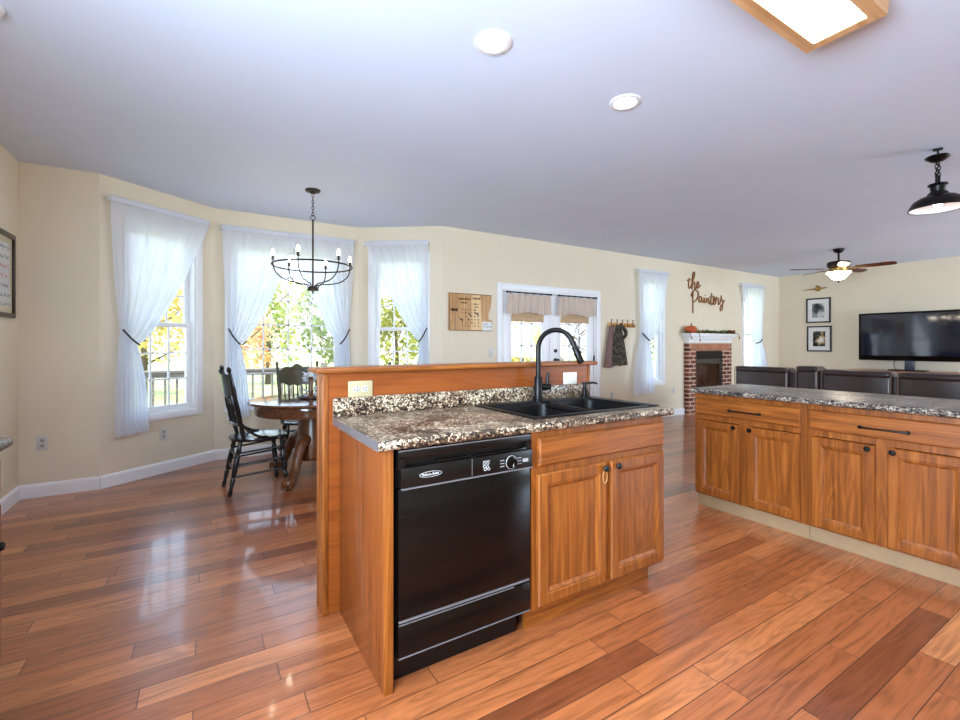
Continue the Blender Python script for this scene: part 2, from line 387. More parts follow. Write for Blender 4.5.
def baseboard(name, p, q):
    p = Vector(p); q = Vector(q); d = q-p; b = MB()
    b.poly([(0, 0, 0), (0, -.016, 0), (0, -.016, .092), (0, -.009, .108), (0, 0, .112)], (d.length, 0, 0))
    struct(b.obj(name, M['trim'], smooth=False, loc=(p.x, p.y, 0), rotz=math.atan2(d.y, d.x)))
baseboard('baseboard_left', (XL, 2.31), (XL, YB)); baseboard('baseboard_back_left', (XL, YB), A_)
baseboard('baseboard_bay_left', A_, B_); baseboard('baseboard_bay_middle', B_, C_); baseboard('baseboard_bay_right', C_, D_)
baseboard('baseboard_back', D_, (3.375, YB)); baseboard('baseboard_back_middle', (5.305, YB), (7.43, YB))
baseboard('baseboard_back_right', (8.80, YB), (XR, YB)); baseboard('baseboard_right', (XR, YB), (XR, YR))

def window(n, p, q, h, cols, rows, single=False, cas=.066):
    """window in local x along the wall, y outwards"""
    p = Vector(p); q = Vector(q); d = q-p
    r = struct_root('window_%d' % n, (p.x, p.y, 0), math.atan2(d.y, d.x)); t0, t1, z0, z1 = h
    b = MB()
    b.box(t0-cas, t0, -.02, 0, z0-cas, z1+cas, .004); b.box(t1, t1+cas, -.02, 0, z0-cas, z1+cas, .004)
    b.box(t0, t1, -.02, 0, z1, z1+cas, .004); b.box(t0, t1, -.02, 0, z0-cas, z0, .004)
    b.obj('casing', M['trim'], r)
    b = MB(); e = .016
    b.box(t0, t0+e, 0, .15, z0, z1); b.box(t1-e, t1, 0, .15, z0, z1); b.box(t0+e, t1-e, 0, .15, z0, z0+e); b.box(t0+e, t1-e, 0, .15, z1-e, z1)
    b.obj('jamb', M['trim'], r)
    def sash(nm, a, c, y, nr):
        f = MB(); s = .044; x0, x1 = t0+e, t1-e
        f.box(x0, x0+s, y, y+.03, a, c, .003); f.box(x1-s, x1, y, y+.03, a, c, .003)
        f.box(x0+s, x1-s, y, y+.03, a, a+s, .003); f.box(x0+s, x1-s, y, y+.03, c-s, c, .003)
        for i in range(1, cols):
            x = x0+s+(x1-x0-2*s)*i/cols; f.box(x-.008, x+.008, y+.008, y+.024, a+s, c-s)
        for j in range(1, nr):
            z = a+s+(c-a-2*s)*j/nr; f.box(x0+s, x1-s, y+.008, y+.024, z-.008, z+.008)
        o = f.obj(nm, M['trim'], r)
        MB().box(x0+s-.005, x1-s+.005, y+.014, y+.018, a+s-.005, c-s+.005).obj('pane', M['glass'], o, smooth=False)
    if single: sash('sash', z0+e, z1-e, .06, rows)
    else:
        zm = z0+(z1-z0)*.485
        sash('lower_sash', z0+e, zm+.02, .05, rows//2); sash('upper_sash', zm-.02, z1-e, .085, rows//2)
    pl = bpy.data.lights.new('window_daylight', 'AREA'); pl.shape = 'RECTANGLE'; pl.size = t1-t0; pl.size_y = z1-z0
    po = bpy.data.objects.new('window_daylight', pl); C.objects.link(po); po.parent = r
    po.location = ((t0+t1)/2, .155, (z0+z1)/2); po.rotation_euler = (-PI/2, 0, 0)
    pl.cycles.is_portal = True
    return r
window(1, A_, B_, BAY1, 3, 6); window(2, B_, C_, BAY2, 4, 6, True); window(3, C_, D_, BAY3, 3, 6)
window(4, (0, YB), (XR, YB), W4, 2, 6); window(5, (0, YB), (XR, YB), W5, 2, 6)
window(6, (XR, YR), (XL, YR), R2, 5, 4, True); window(7, (XL, YR), (XL, YB), LW, 4, 3, True)  # these two are added for their light, out of view

# french doors
dr = struct_root('door_1', (0, YB, 0))
b = MB(); x0, x1, _, z1 = DR; cw = .08
b.box(x0-cw, x0, -.02, 0, 0, z1+cw, .004); b.box(x1, x1+cw, -.02, 0, 0, z1+cw, .004); b.box(x0, x1, -.02, 0, z1, z1+cw, .004); b.obj('casing', M['trim'], dr)
b = MB(); b.box(x0, x0+.02, 0, .14, 0, z1); b.box(x1-.02, x1, 0, .14, 0, z1); b.box(x0+.02, x1-.02, 0, .14, z1-.02, z1); b.box(x0, x1, 0, .14, -.01, .02); b.obj('frame', M['trim'], dr)
for lx0, lx1, g0, g1, kx, hx in ((3.48, 4.337, 3.64, 4.18, None, 3.478), (4.343, 5.20, 4.53, 5.07, 4.425, 5.203)):
    b = MB(); y0, y1 = .03, .072; zb, zt = .30, 1.86
    b.box(lx0, g0, y0, y1, .02, 1.98, .003); b.box(g1, lx1, y0, y1, .02, 1.98, .003); b.box(g0, g1, y0, y1, .02, zb, .003); b.box(g0, g1, y0, y1, zt, 1.98, .003)
    if kx is None: b.box(lx1-.02, lx1+.03, y0-.015, y0, .02, 1.98, .004)
    leaf = b.obj('door_leaf', M['trim'], dr)
    b = MB()
    for i in (1, 2): x = g0+(g1-g0)*i/3; b.box(x-.011, x+.011, .044, .060, zb, zt)
    for j in range(1, 5): z = zb+(zt-zb)*j/5; b.box(g0, g1, .044, .060, z-.011, z+.011)
    b.obj('muntins', M['trim'], leaf)
    MB().box(g0-.004, g1+.004, .05, .054, zb-.004, zt+.004).obj('pane', M['glass'], leaf, smooth=False)
    for hz in (.25, 1.03, 1.80):
        MB().cyl((hx, .02, hz-.05), (hx, .02, hz+.05), .011, n=10).obj('hinge', M['black_metal'], leaf)
    if kx:
        MB().cyl((kx, .03, 1.02), (kx, -.012, 1.02), .012).sph((kx, -.03, 1.02), .028).cyl((kx, .031, 1.02), (kx, .024, 1.02), .033).obj('knob', M['black_metal'], leaf)
        MB().cyl((kx, .031, 1.16), (kx, .016, 1.16), .027).obj('deadbolt', M['black_metal'], leaf)

# ------------------------------------------------------------------ outdoors
struct(MB().box(-60, 90, 6.2, 90, -1.15, -1.05).obj('floor_lawn', M['grass'], smooth=False))
b = MB(); y = 5.30
while y < 9.1: b.box(-7, 9, y, y+.135, -.16, -.13); y += .145
dk = b.obj('floor_deck', M['deck_wood'], smooth=False); struct(dk)
rail = thing('deck_railing', 'grey wooden railing along the edge of the deck outside the bay', 'railing', (0, 9.0, -.13))
MB().box(-7, 9, -.07, .07, .92, .96, .006).obj('top_rail', M['deck_wood'], rail); MB().box(-7, 9, -.02, .02, .84, .92).obj('upper_rail', M['deck_wood'], rail)
MB().box(-7, 9, -.02, .02, .08, .16).obj('bottom_rail', M['deck_wood'], rail)
bal = MB().box(-.018, .018, -.018, .018, .16, .84).obj('baluster', M['deck_wood'], rail); bal.location.x = -6.9
for k in range(1, 98):
    c = bal.copy(); C.objects.link(c); c.location.x = -6.9+.16*k
pst = MB().box(-.05, .05, -.05, .05, -.9, 1.04, .006).obj('post', M['deck_wood'], rail); pst.location.x = -6
for k in range(1, 8): c = pst.copy(); C.objects.link(c); c.location.x = -6+2.0*k

def tree(x, y, h, r, cols, label, dens=1500, leaf=.17, seed=1, bare=False):
    rr = random.Random(seed); t = thing('tree', label, 'tree', (x, y, -1.05))
    b = MB(); b.tube([(0, 0, -.05), (.05, 0, h*.3), (-.05, .05, h*.62)], [.17, .13, .06], 8)
    for k in range(16 if bare else 8):
        a = rr.random()*6.28; z = h*(.22+.5*rr.random()); L = r*(.5+.5*rr.random())
        p1 = Vector((math.cos(a)*L*.6, math.sin(a)*L*.6, z+L*.35)); p2 = Vector((math.cos(a+.3)*L, math.sin(a+.3)*L, min(h*.95, z+L*(.7+.5*rr.random()))))
        b.tube([(0, 0, z), p1, p2], [.06, .04, .012], 6)
    b.obj('trunk', M['bark'], t)
    f = MB(); bm = f.bm; lobes = [(Vector((rr.uniform(-.6, .6)*r, rr.uniform(-.6, .6)*r, h*rr.uniform(.3, .86))), r*rr.uniform(.35, .6)) for _ in range(11)]
    for k in range(dens):
        c, lr = rr.choice(lobes); v = Vector((rr.gauss(0, 1), rr.gauss(0, 1), rr.gauss(0, .8))).normalized()*lr*rr.uniform(.55, 1.05)
        o = c+v; o.z = max(o.z, .3); s = leaf*rr.uniform(.6, 1.4)
        u = Vector((rr.gauss(0, 1), rr.gauss(0, 1), rr.gauss(0, 1))).normalized(); w2 = u.orthogonal().normalized()*s; u = u.cross(w2).normalized()*s
        bm.faces.new([bm.verts.new(o+u*.9), bm.verts.new(o+w2*.5), bm.verts.new(o-u*.9), bm.verts.new(o-w2*.5)])
    me = bpy.data.meshes.new('foliage'); bm.to_mesh(me); bm.free(); me.materials.append(cols)
    o = bpy.data.objects.new('foliage', me); C.objects.link(o); o.parent = t
F = lambda n, a, b_: foliage_mat(n, srgb(*a), srgb(*b_))
gold = F('golden leaves', (204, 176, 96), (238, 224, 164)); lime = F('yellow green leaves', (142, 158, 84), (216, 214, 144)); peach = F('peach leaves', (214, 150, 96), (246, 214, 178))
sage = F('grey green leaves', (108, 124, 84), (178, 184, 136)); olive = F('olive leaves', (122, 124, 50), (196, 186, 96)); lav = F('sparse lilac grey leaves', (150, 144, 168), (206, 200, 214)); grn = F('green leaves', (96, 128, 62), (170, 190, 110))
tree(-2.2, 25, 5.8, 2.6, gold, 'golden tree seen through the left bay window', seed=2)
tree(1.2, 22, 4.3, 1.8, peach, 'low peach-coloured tree at the left of the middle bay window', seed=3, dens=1000)
tree(3.3, 29, 6.6, 2.3, lime, 'yellow-green tree in the centre of the middle bay window', seed=4)
tree(6.1, 24, 6.4, 1.9, sage, 'grey-green tree towards the right of the middle bay window', seed=5, dens=1200)
tree(10.6, 27.5, 5.6, 2.4, olive, 'olive-yellow tree seen through the right bay window', seed=6)
tree(14.2, 30, 6.4, 2.6, grn, 'green tree hidden beyond the wall between bay and french doors', seed=7)
tree(19.4, 26, 5.2, 3.0, gold, 'bright yellow tree seen through the left french door', seed=8, dens=2400)
tree(24.9, 26, 6.4, 2.6, lav, 'sparse lilac-grey tree seen through the right french door', seed=9, dens=600, bare=True)
tree(35, 28, 6.2, 3.0, grn, 'green tree seen through the window beside the coat rack', seed=10)

# ------------------------------------------------------------------ curtains
def curtain(label, p, q, top, tie, bot, side, zt=2.55, zb=.43, nf=8, pw=.72, rope=.008, group=None, y0=-.07):
    """sheer panel in local x along the wall, y outwards; tie=((t,z) outer,(t,z) inner), side L or R is the tied edge"""
    p = Vector(p); q = Vector(q); d = q-p; rz = math.atan2(d.y, d.x)
    t = thing('sheer_curtain', label, 'curtain', (p.x, p.y, 0), rz, group)
    (ta, za), (tb, zb2) = tie; to, ti = (top[0], top[1]) if side == 'L' else (top[1], top[0]); bo, bi = (bot[0], bot[1]) if side == 'L' else (bot[1], bot[0])
    nu, rows = 110, []; sd = len(label)*1.7
    def row(O, I, amp, v):
        out = []
        for k in range(nu+1):
            u = k/nu; x = O[0]+(I[0]-O[0])*u; z = O[1]+(I[1]-O[1])*u
            f = math.sin(2*PI*nf*u+sd+.5*math.sin(5*u+sd+v)) + .45*math.sin(2*PI*nf*1.7*u+2*sd)
            out.append((x, y0+amp*f*.7, z))
        rows.append(out)
    hd = .05
    row((to, zt), (ti, zt), .003, 0); row((to, zt-hd), (ti, zt-hd), .003, 0)
    for j in range(1, 41):
        v = j/40; O = (to+(ta-to)*v**1.5, zt-hd+(za-zt+hd)*v); I = (tb+(ti-tb)*(1-v)**pw, zt-hd+(zb2-zt+hd)*v)
        row(O, I, .008+.010*v, v)
    for j in range(1, 25):
        v = j/24; e = 1-(1-v)**2.2
        O = (ta+(bo-ta)*e, za+(zb-za)*v); I = (tb+(bi-tb)*e, zb2+(zb+.02-zb2)*v)
        row(O, I, .014+.008*math.sin(PI*v*.5), 1+v)
    MB().grid(rows).obj('panel', M['sheer'], t, ang=180)
    hx0, hx1 = min(to, ti), max(to, ti)
    b = MB(); b.box(hx0-.004, hx1+.004, y0-.012, y0+.012, zt-.045, zt+.006, .005); b.obj('header', M['sheer'], t)
    if rope:
        b = MB(); pts = []
        for k in range(13):
            u = k/12; pts.append((ta+(tb-ta)*u, y0-.032-.012*math.sin(PI*u), za+(zb2-za)*u-.018*math.sin(PI*u)))
        b.tube(pts, rope, 8); b.obj('tieback', M['rope'], t)
    return t
def rod(label, p, q, x0, x1, z):
    p = Vector(p); q = Vector(q); d = q-p
    t = thing('curtain_rod', label, 'curtain rod', (p.x, p.y, 0), math.atan2(d.y, d.x))
    MB().box(x0-.004, x1+.004, -.075, -.066, z-.016, z+.016, .003).obj('bar', M['trim'], t)
    for x in (x0-.004, x1-.004): MB().box(x, x+.009, -.067, 0, z-.016, z+.016, .003).obj('bracket', M['trim'], t)
W0, W1 = (0, YB), (XR, YB)
rod('white curtain rod over the left bay window', A_, B_, .045, .97, 2.525)
curtain('white sheer curtain over the left bay window, tied back at its left', A_, B_, (.05, .965), ((.125, 1.385), (.265, 1.247)), (.09, .37), 'L')
rod('wide white curtain rod over the middle bay window', B_, C_, .07, 1.50, 2.515)
curtain('left sheer panel of the middle bay window behind the black chair', B_, C_, (.074, .84), ((.131, 1.423), (.248, 1.25)), (.12, .34), 'L', 2.54)
curtain('right sheer panel of the middle bay window, beside the chandelier', B_, C_, (.76, 1.495), ((1.432, 1.44), (1.315, 1.255)), (1.27, 1.46), 'R', 2.54, y0=-.085)
rod('white curtain rod over the right bay window', C_, D_, .075, .90, 2.51)
curtain('white sheer curtain over the right bay window, tied back at its right', C_, D_, (.125, .9), ((.892, 1.455), (.79, 1.286)), (.76, .915), 'R', 2.535, pw=.8)
rod('white curtain rod over the window right of the coat rack', W0, W1, 6.13, 6.90, 2.475)
curtain('white sheer curtain between the coat rack and the fireplace', W0, W1, (6.13, 6.895), ((6.18, 1.44), (6.385, 1.31)), (6.02, 6.52), 'L', 2.495, .42, pw=.5, rope=.011)
rod('white curtain rod over the window right of the fireplace', W0, W1, 9.20, 10.02, 2.46)
curtain('white sheer curtain right of the fireplace, tied back at its right', W0, W1, (9.20, 10.02), ((9.91, 1.36), (9.67, 1.28)), (9.60, 10.20), 'R', 2.48, .42, pw=.6, rope=.011)

# door valances and blinds
for lab, a, c, s0, s1 in (('left', 3.53, 4.29, 3.63, 4.19), ('right', 4.445, 5.20, 4.52, 5.08)):
    t = thing('door_rod', 'thin black rod across the top of the %s french door' % lab, 'curtain rod', (0, YB, 1.968))
    MB().cyl((a, -.03, 0), (c, -.03, 0), .008, n=10).sph((a, -.03, 0), .016).sph((c, -.03, 0), .016).obj('bar', M['black_metal'], t)
    for x in (a+.02, c-.02): MB().cyl((x, -.03, 0), (x, .03, 0), .006, n=8).obj('bracket', M['black_metal'], t)
    for k in range(6):
        x = a+.05+(c-a-.1)*k/5; MB().tube([(x, -.03+.016*math.cos(i*PI/5), -.006+.016*math.sin(i*PI/5)) for i in range(10)], .003, 6, True).obj('ring', M['black_metal'], t)
    v = MB(); rows = []
    for j in range(15):
        f = j/14; r = []
        for k in range(121):
            u = k/120; x = a+.015-.045*f*(1-u)+(c-a-.03)*u+.0*f
            r.append((x, -.034-.012*f-(.006+.018*f)*math.sin(2*PI*7*u+1.2*math.sin(4*u)+a), -.022-.262*f+.014*math.sin(9*u+a)*f))
        rows.append(r)
    o = v.grid(rows).obj('door_valance', M['linen'], loc=(0, YB, 1.968), ang=180)
    tag(o, 'oatmeal gathered valance on the %s french door' % lab, 'valance')
    b = MB()
    for k in range(4): b.box(s0, s1, -.004-.006*(k % 2)+.018, .0+.018, 1.57+.07*k, 1.645+.07*k, .006)
    b.box(s0, s1, .008, .022, 1.84, 1.90, .004)
    tag(b.obj('roman_blind', M['shade'], loc=(0, YB, 0)), 'tan blind folded up under the %s door valance' % lab, 'blind')

# ------------------------------------------------------------------ cabinets
def door(par, x0, x1, z0, z1, knob, y=0.0):
    o = MB().nest(x0, x1, z0, z1, [(0, y), (0, y-.013), (.006, y-.020), (.046, y-.020), (.050, y-.016), (.055, y-.016), (.070, y-.007)]).obj('door', M['oak_z'], par, smooth=False)
    MB().box(x0+.070, x1-.070, y-.0078, y-.002, z0+.070, z1-.070).obj('panel', M['oak_z'], o, smooth=False)
    kx, kz = knob
    MB().lathe([(.006, 0), (.006, .010), (.015, .014), (.016, .019), (.012, .025), (0, .027)], n=20, mat=Matrix.Translation((kx, y-.019, kz)) @ Matrix.Rotation(PI/2, 4, 'X')).obj('knob', M['black_metal'], o)
    return o
def drawer(par, x0, x1, z0, z1, pull=None, y=0.0, name='drawer'):
    o = MB().nest(x0, x1, z0, z1, [(0, y), (0, y-.012), (.008, y-.019)]).obj(name, M['oak_x'], par, smooth=False)
    if pull:
        a, c, z = pull; pts = [(a+.004, y-.018, z), (a+.004, y-.034, z), (a+.03, y-.042, z), ((a+c)/2, y-.044, z), (c-.03, y-.042, z), (c-.004, y-.034, z), (c-.004, y-.018, z)]
        b = MB(); b.tube(pts, [.007, .007, .0055, .005, .0055, .007, .007], 10); b.sph((a+.004, y-.026, z), .011, sub=2); b.sph((c-.004, y-.026, z), .011, sub=2)
        b.obj('pull', M['black_metal'], o)
    return o
def carcass(par, w_, d_, toe_mat, toe_y=.055, x_in=(0, 0)):
    b = MB(); b.box(0, .018, .018, d_, .10, .876); b.box(w_-.018, w_, .018, d_, .10, .876); b.box(.018, w_-.018, d_-.012, d_, .10, .876); b.box(.018, w_-.018, .018, d_-.012, .10, .118); b.obj('carcass', M['oak_side'], par, smooth=False)
    b = MB()
    for a, c, z0, z1 in ((0, .04, .10, .876), (w_-.04, w_, .10, .876), (w_/2-.04, w_/2+.04, .10, .70)): b.box(a, c, 0, .018, z0, z1)
    for z0, z1 in ((.836, .876), (.676, .722), (.10, .128)): b.box(.04, w_-.04, .0005, .018, z0, z1)
    b.obj('face_frame', M['oak_z'], par, smooth=False)
    MB().box(x_in[0], w_-x_in[1], toe_y, toe_y+.02, 0, .10).obj('toe_kick', toe_mat, par, smooth=False)

# island: knee wall, end panel, dishwasher, sink cabinet, worktop, sink
kw = thing('knee_wall', 'oak-clad half wall rising behind the island sink', 'half wall', (0, 0, 0))
MB().box(.50, 2.165, 2.17, 2.28, 0, 1.118).obj('core', M['oak_panel'], kw, smooth=False)
MB().box(.494, .556, 2.1655, 2.171, 0, 1.118).box(.556, 2.165, 2.1655, 2.171, .876, 1.118).obj('front_panel', M['oak_panel'], kw, smooth=False)
b = MB(); b.box(.476, .50, 2.160, 2.176, 0, 1.118, .003); b.box(.474, .50, 2.176, 2.20, 0, 1.118, .006); b.box(.478, .50, 2.20, 2.25, 0, 1.118); b.box(.474, .50, 2.25, 2.284, 0, 1.118, .006)
b.obj('corner_trim', M['oak_z'], kw)
MB().box(2.150, 2.17, 2.160, 2.284, .0, 1.118, .002).obj('end_trim', M['oak_z'], kw)
bc = MB().box(.442, 2.205, 2.125, 2.33, 1.118, 1.143, .008).obj('bar_top', M['oak_x']); tag(bc, 'long narrow oak bar top capping the half wall', 'bar top')
ep = thing('end_panel', 'oak end panel left of the black dishwasher', 'end panel', (.553, 1.553, 0))
MB().box(0, .034, .006, .607, 0, .876, .001).obj('side_board', M['oak_side'], ep); MB().box(-.0005, .035, 0, .006, 0, .876, .001).obj('front_edge', M['oak_z'], ep)

dw = thing('dishwasher', 'black built-in dishwasher in the island between end panel and sink cabinet', 'dishwasher', (.598, 1.553, 0))
W_ = .607
MB().box(.004, W_-.004, .02, .58, .10, .868).obj('tub', M['black_semi'], dw, smooth=False)
MB().box(.006, W_-.004, -.006, .02, .252, .728, .004).obj('door_panel', M['black_gloss'], dw)
b = MB(); b.box(.004, W_-.003, -.010, .02, .838, .868, .004); b.box(.004, .03, -.012, .02, .80, .838); b.box(W_-.03, W_-.003, -.012, .02, .80, .838); b.box(.03, W_-.03, .008, .02, .80, .838)
b.box(.012, W_-.003, -.020, .02, .732, .806, .004)
cs = b.obj('control_panel', M['black_semi'], dw)
MB().box(.005, W_-.004, -.0125, -.008, .8645, .8685).obj('top_trim', M['steel'], dw)
MB().box(.014, W_-.005, -.0225, -.012, .728, .7325).box(.304, .306, -.0212, -.018, .736, .804).obj('console_trim', M['steel'], cs)
b = MB(); b.box(.16, .30, -.013, .0, .806, .818, .003); b.box(.33, W_-.03, -.013, .0, .806, .816, .003); b.obj('latch_lip', M['black_gloss'], cs)
dm = Matrix.Translation((.492, -.020, .7660)) @ Matrix.Rotation(PI/2, 4, 'X')
o = MB().lathe([(.026, 0), (.026, .004), (.020, .006), (.019, .016), (0, .017)], n=32, mat=dm).obj('dial', M['black_gloss'], cs)
MB().tube([(.492+.0265*math.cos(a*PI/16), -.0225, .7660+.0265*math.sin(a*PI/16)) for a in range(32)], .0013, 6, True).box(.491, .493, -.038, -.036, .7500, .7630).obj('dial_ring', M['ink'], o)
b = MB()
for k in range(3):
    for x in (.438, .524): MB().box(x, x+.020, -.0212, -.0195, .7530+.012*k, .7550+.012*k).obj('dial_mark', M['ink'], cs)
b.box(.552, .580, -.0212, -.0195, .7700, .7720); b.box(.552, .580, -.0212, -.0195, .7620, .7680); b.box(.552, .580, -.0212, -.0195, .7580, .7600); b.obj('word_mark', M['ink'], cs); b = MB()
for (x, z) in ((.362, .7770), (.378, .7770), (.362, .7650), (.376, .7630), (.366, .7540), (.382, .7540)):
    b.tube([(x+.006*math.cos(a*PI/5), -.0205, z+.005*math.sin(a*PI/5)) for a in range(10)], .0011, 5, True)
b.box(.355, .388, -.0212, -.0195, .7850, .7870); b.obj('button_symbols', M['ink'], cs); b = MB()
b.tube([(.128+.045*math.cos(a*PI/16), -.0205, .7710+.010*math.sin(a*PI/16)) for a in range(32)], .0009, 5, True)
xx = .094
for k, hgt in enumerate((9, 6, 8, 5, 7, 3, 9, 6, 8, 7)): b.box(xx, xx+.0045, -.0212, -.0195, .7675, .7675+hgt*.0009); xx += .0068
b.obj('oval_emblem', M['ink'], cs)
MB().box(.006, W_-.003, -.004, .02, .115, .236, .004).obj('lower_panel', M['black_gloss'], dw)
MB().box(.008, W_-.006, -.0065, -.002, .114, .1175).box(.008, W_-.09, -.0065, -.003, .2345, .2375).box(.008, W_-.012, -.0085, -.002, .2455, .252).obj('lower_trim', M['steel'], dw)
MB().box(.01, W_-.03, .06, .09, 0, .112).obj('toe_plate', M['black_semi'], dw, smooth=False)

sk = thing('sink_cabinet', 'oak base cabinet with two doors under the black sink', 'cabinet', (1.2115, 1.553, 0))
carcass(sk, .8755, .60, M['oak_x'], .045, (0, .06))
drawer(sk, .030, .866, .724, .846, name='false_drawer_front')
o = door(sk, .026, .440, .118, .690, (.417, .665)); door(sk, .472, .866, .118, .690, (.505, .665))
pts = [(1.2115+.417+.014*math.sin(a*PI/12)*(1 if a < 12 else 1), 1.553-.028, .655-.030*(1-math.cos(a*PI/12))) for a in range(24)]
tag(MB().tube(pts, .0022, 6, True).obj('cord_loop', M['cord']), 'tan cord loop hanging from the left sink cabinet knob', 'cord')

def counter_profile(b, x0, x1, y0, y1, z0=.876, z1=.914, r=.018):
    """slab with a rounded front edge on -y"""
    prof = [(y1, z0), (y1, z1)]
    for k in range(9):
        a = PI/2+PI*k/8*.98; prof.append((y0+r+r*math.cos(a), (z0+z1)/2+((z1-z0)/2)*math.sin(a)))
    prof.append((y0+r, z0)); b.poly([(x0, y, z) for y, z in prof], (x1-x0, 0, 0)); return b
SX0, SX1, SY0, SY1 = 1.292, 2.118, 1.625, 2.125            # sink cut-out
ct = thing('island_worktop', 'speckled brown laminate worktop on the island', 'worktop', (0, 0, 0))
b = MB(); counter_profile(b, .522, SX0, 1.515, 2.16)
b2 = MB(); counter_profile(b2, SX0, SX1, 1.515, SY0)
me = bpy.data.meshes.new('t'); b2.bm.to_mesh(me); b.bm.from_mesh(me)
b.box(SX0, SX1, SY1, 2.16, .876, .914)
prof_end = MB(); counter_profile(prof_end, SX1, 2.133, 1.515, 2.16); prof_end.bm.to_mesh(me); b.bm.from_mesh(me)
b.obj('top', M['granite'], ct, ang=50)
MB().box(.521, 2.158, 2.145, 2.165, .914, 1.002, .005).obj('backsplash', M['granite'], ct)
MB().box(.5205, .5225, 1.525, 2.16, .879, .912).obj('end_strip', plain('grey laminate edging', srgb(98, 92, 94), .3), ct, smooth=False)

si = thing('sink', 'black double-bowl drop-in sink in the island worktop', 'sink', (0, 0, .914))
x0, x1, y0, y1 = 1.274, 2.136, 1.607, 2.14
b = MB(); rim = .030; rr_ = .080; yb = 2.06; xm = 1.715; dv = .020; zt = .008
outer = [(x0, y0), (x1, y0), (x1, y1), (x0, y1)]
b.box(x0, x0+rim, y0, y1, 0, zt, .003); b.box(x1-rr_, x1, y0, y1, 0, zt, .003); b.box(x0+rim, x1-rr_, y0, y0+rim, 0, zt, .003)
b.box(x0+rim, x1-rr_, yb, y1, 0, zt, .003)
b.obj('rim', M['black_sink'], si)
for (a, c, dep) in ((x0+rim, xm-dv, -.20), (xm+dv, x1-rr_, -.20)):
    b = MB(); rows = []
    def ring(i, z):
        r = .05-i*.2; out = []
        for cx, cy, a0 in ((c-i-r, yb-i-r, 0), (a+i+r, yb-i-r, PI/2), (a+i+r, y0+rim+i+r, PI), (c-i-r, y0+rim+i+r, 1.5*PI)):
            for k in range(7): out.append((cx+r*math.cos(a0+k*PI/12), cy+r*math.sin(a0+k*PI/12), z))
        return out
    rows = [ring(-.012, .004), ring(0, .002), ring(.004, -.01), ring(.012, dep+.03), ring(.03, dep+.004), ring(.06, dep)]
    b.grid(rows, True); b.bm.faces.new([v for v in b.bm.verts if abs(v.co.z-dep) < 1e-6])
    bo = b.obj('bowl', M['black_sink'], si, ang=60)
    MB().lathe([(.045, dep+.001), (.045, dep+.004), (.036, dep+.005), (.03, dep+.002), (0, dep+.002)], ((a+c)/2, 1.84, 0)).obj('drain', M['steel'], bo)
MB().box(xm-dv-.01, xm+dv+.01, y0+rim-.005, yb+.005, -.03, -.004, .010, 3).obj('divider', M['black_sink'], si)

fz = .922
fa = thing('kitchen_faucet', 'tall black gooseneck pull-down faucet behind the sink', 'faucet', (1.688, 2.10, fz), math.radians(-62))
MB().lathe([(.029, 0), (.029, .006), (.024, .010), (.024, .135), (.020, .142), (0, .142)], n=28).obj('body', M['black_metal'], fa)
pts = [(0, 0, .13), (0, 0, .20), (0, 0, .305)]; R_ = .108
for k in range(1, 15):
    a = PI-k*PI/14*.90; pts.append((R_+R_*math.cos(a), 0, .305+R_*math.sin(a)))
e = Vector(pts[-1]); dd = (e-Vector(pts[-2])).normalized(); pts.append(e+dd*.03)
MB().tube(pts, .0145, 14).obj('spout', M['black_metal'], fa)
e2 = e+dd*.025; MB().tube([e2, e2+dd*.012, e2+dd*.095, e2+dd*.10], [.016, .0185, .0195, .016], 16).obj('spray_head', M['black_metal'], fa)
hd = Matrix.Rotation(math.radians(62), 4, 'Z')
hv = lambda x, y, z: tuple(hd @ Vector((x, y, z)))
MB().cyl(hv(.02, 0, .078), hv(.082, 0, .078), .020, n=18).tube([hv(.066, 0, .08), hv(.070, 0, .12), hv(.076, 0, .165)], [.011, .010, .008], 12).obj('lever_handle', M['black_metal'], fa)
so = thing('soap_dispenser', 'small black soap dispenser at the right end behind the sink', 'soap dispenser', (2.06, 2.10, fz)); so.scale = (1.2, 1.2, 1.12)
MB().lathe([(.020, 0), (.020, .006), (.013, .010), (.013, .045), (.009, .05), (.009, .07), (.014, .072), (.014, .082), (0, .083)], n=20).obj('pump', M['black_metal'], so)
MB().tube([(0, 0, .076), (.05, -.01, .078), (.075, -.015, .072)], [.007, .006, .005], 10).obj('nozzle', M['black_metal'], so)

# peninsula on the right
def cab(y_left, label, grp=None):
    t = thing('base_cabinet', label, 'cabinet', (3.30, y_left, 0), -PI/2, grp); w_ = .77
    carcass(t, w_, .59, M['toe_pale'], .035)
    drawer(t, .014, w_-.030, .716, .842, (w_/2-.11, w_/2+.11, .770))
    door(t, .025, .346, .110, .672, (.315, .650)); door(t, .402, w_-.032, .110, .672, (.428, .650))
    return t
cab(2.158, 'oak drawer-and-door base cabinet at the near-fireplace end of the peninsula')
cab(1.385, 'oak drawer-and-door base cabinet at the right edge of the photo')
pc = thing('peninsula_worktop', 'long speckled sheen-grey laminate worktop on the right-hand cabinets', 'worktop', (3.245, 2.168, 0), -PI/2)
b = MB(); counter_profile(b, 0, 1.60, 0, .705); b.obj('top', M['granite_sheen'], pc, ang=50)

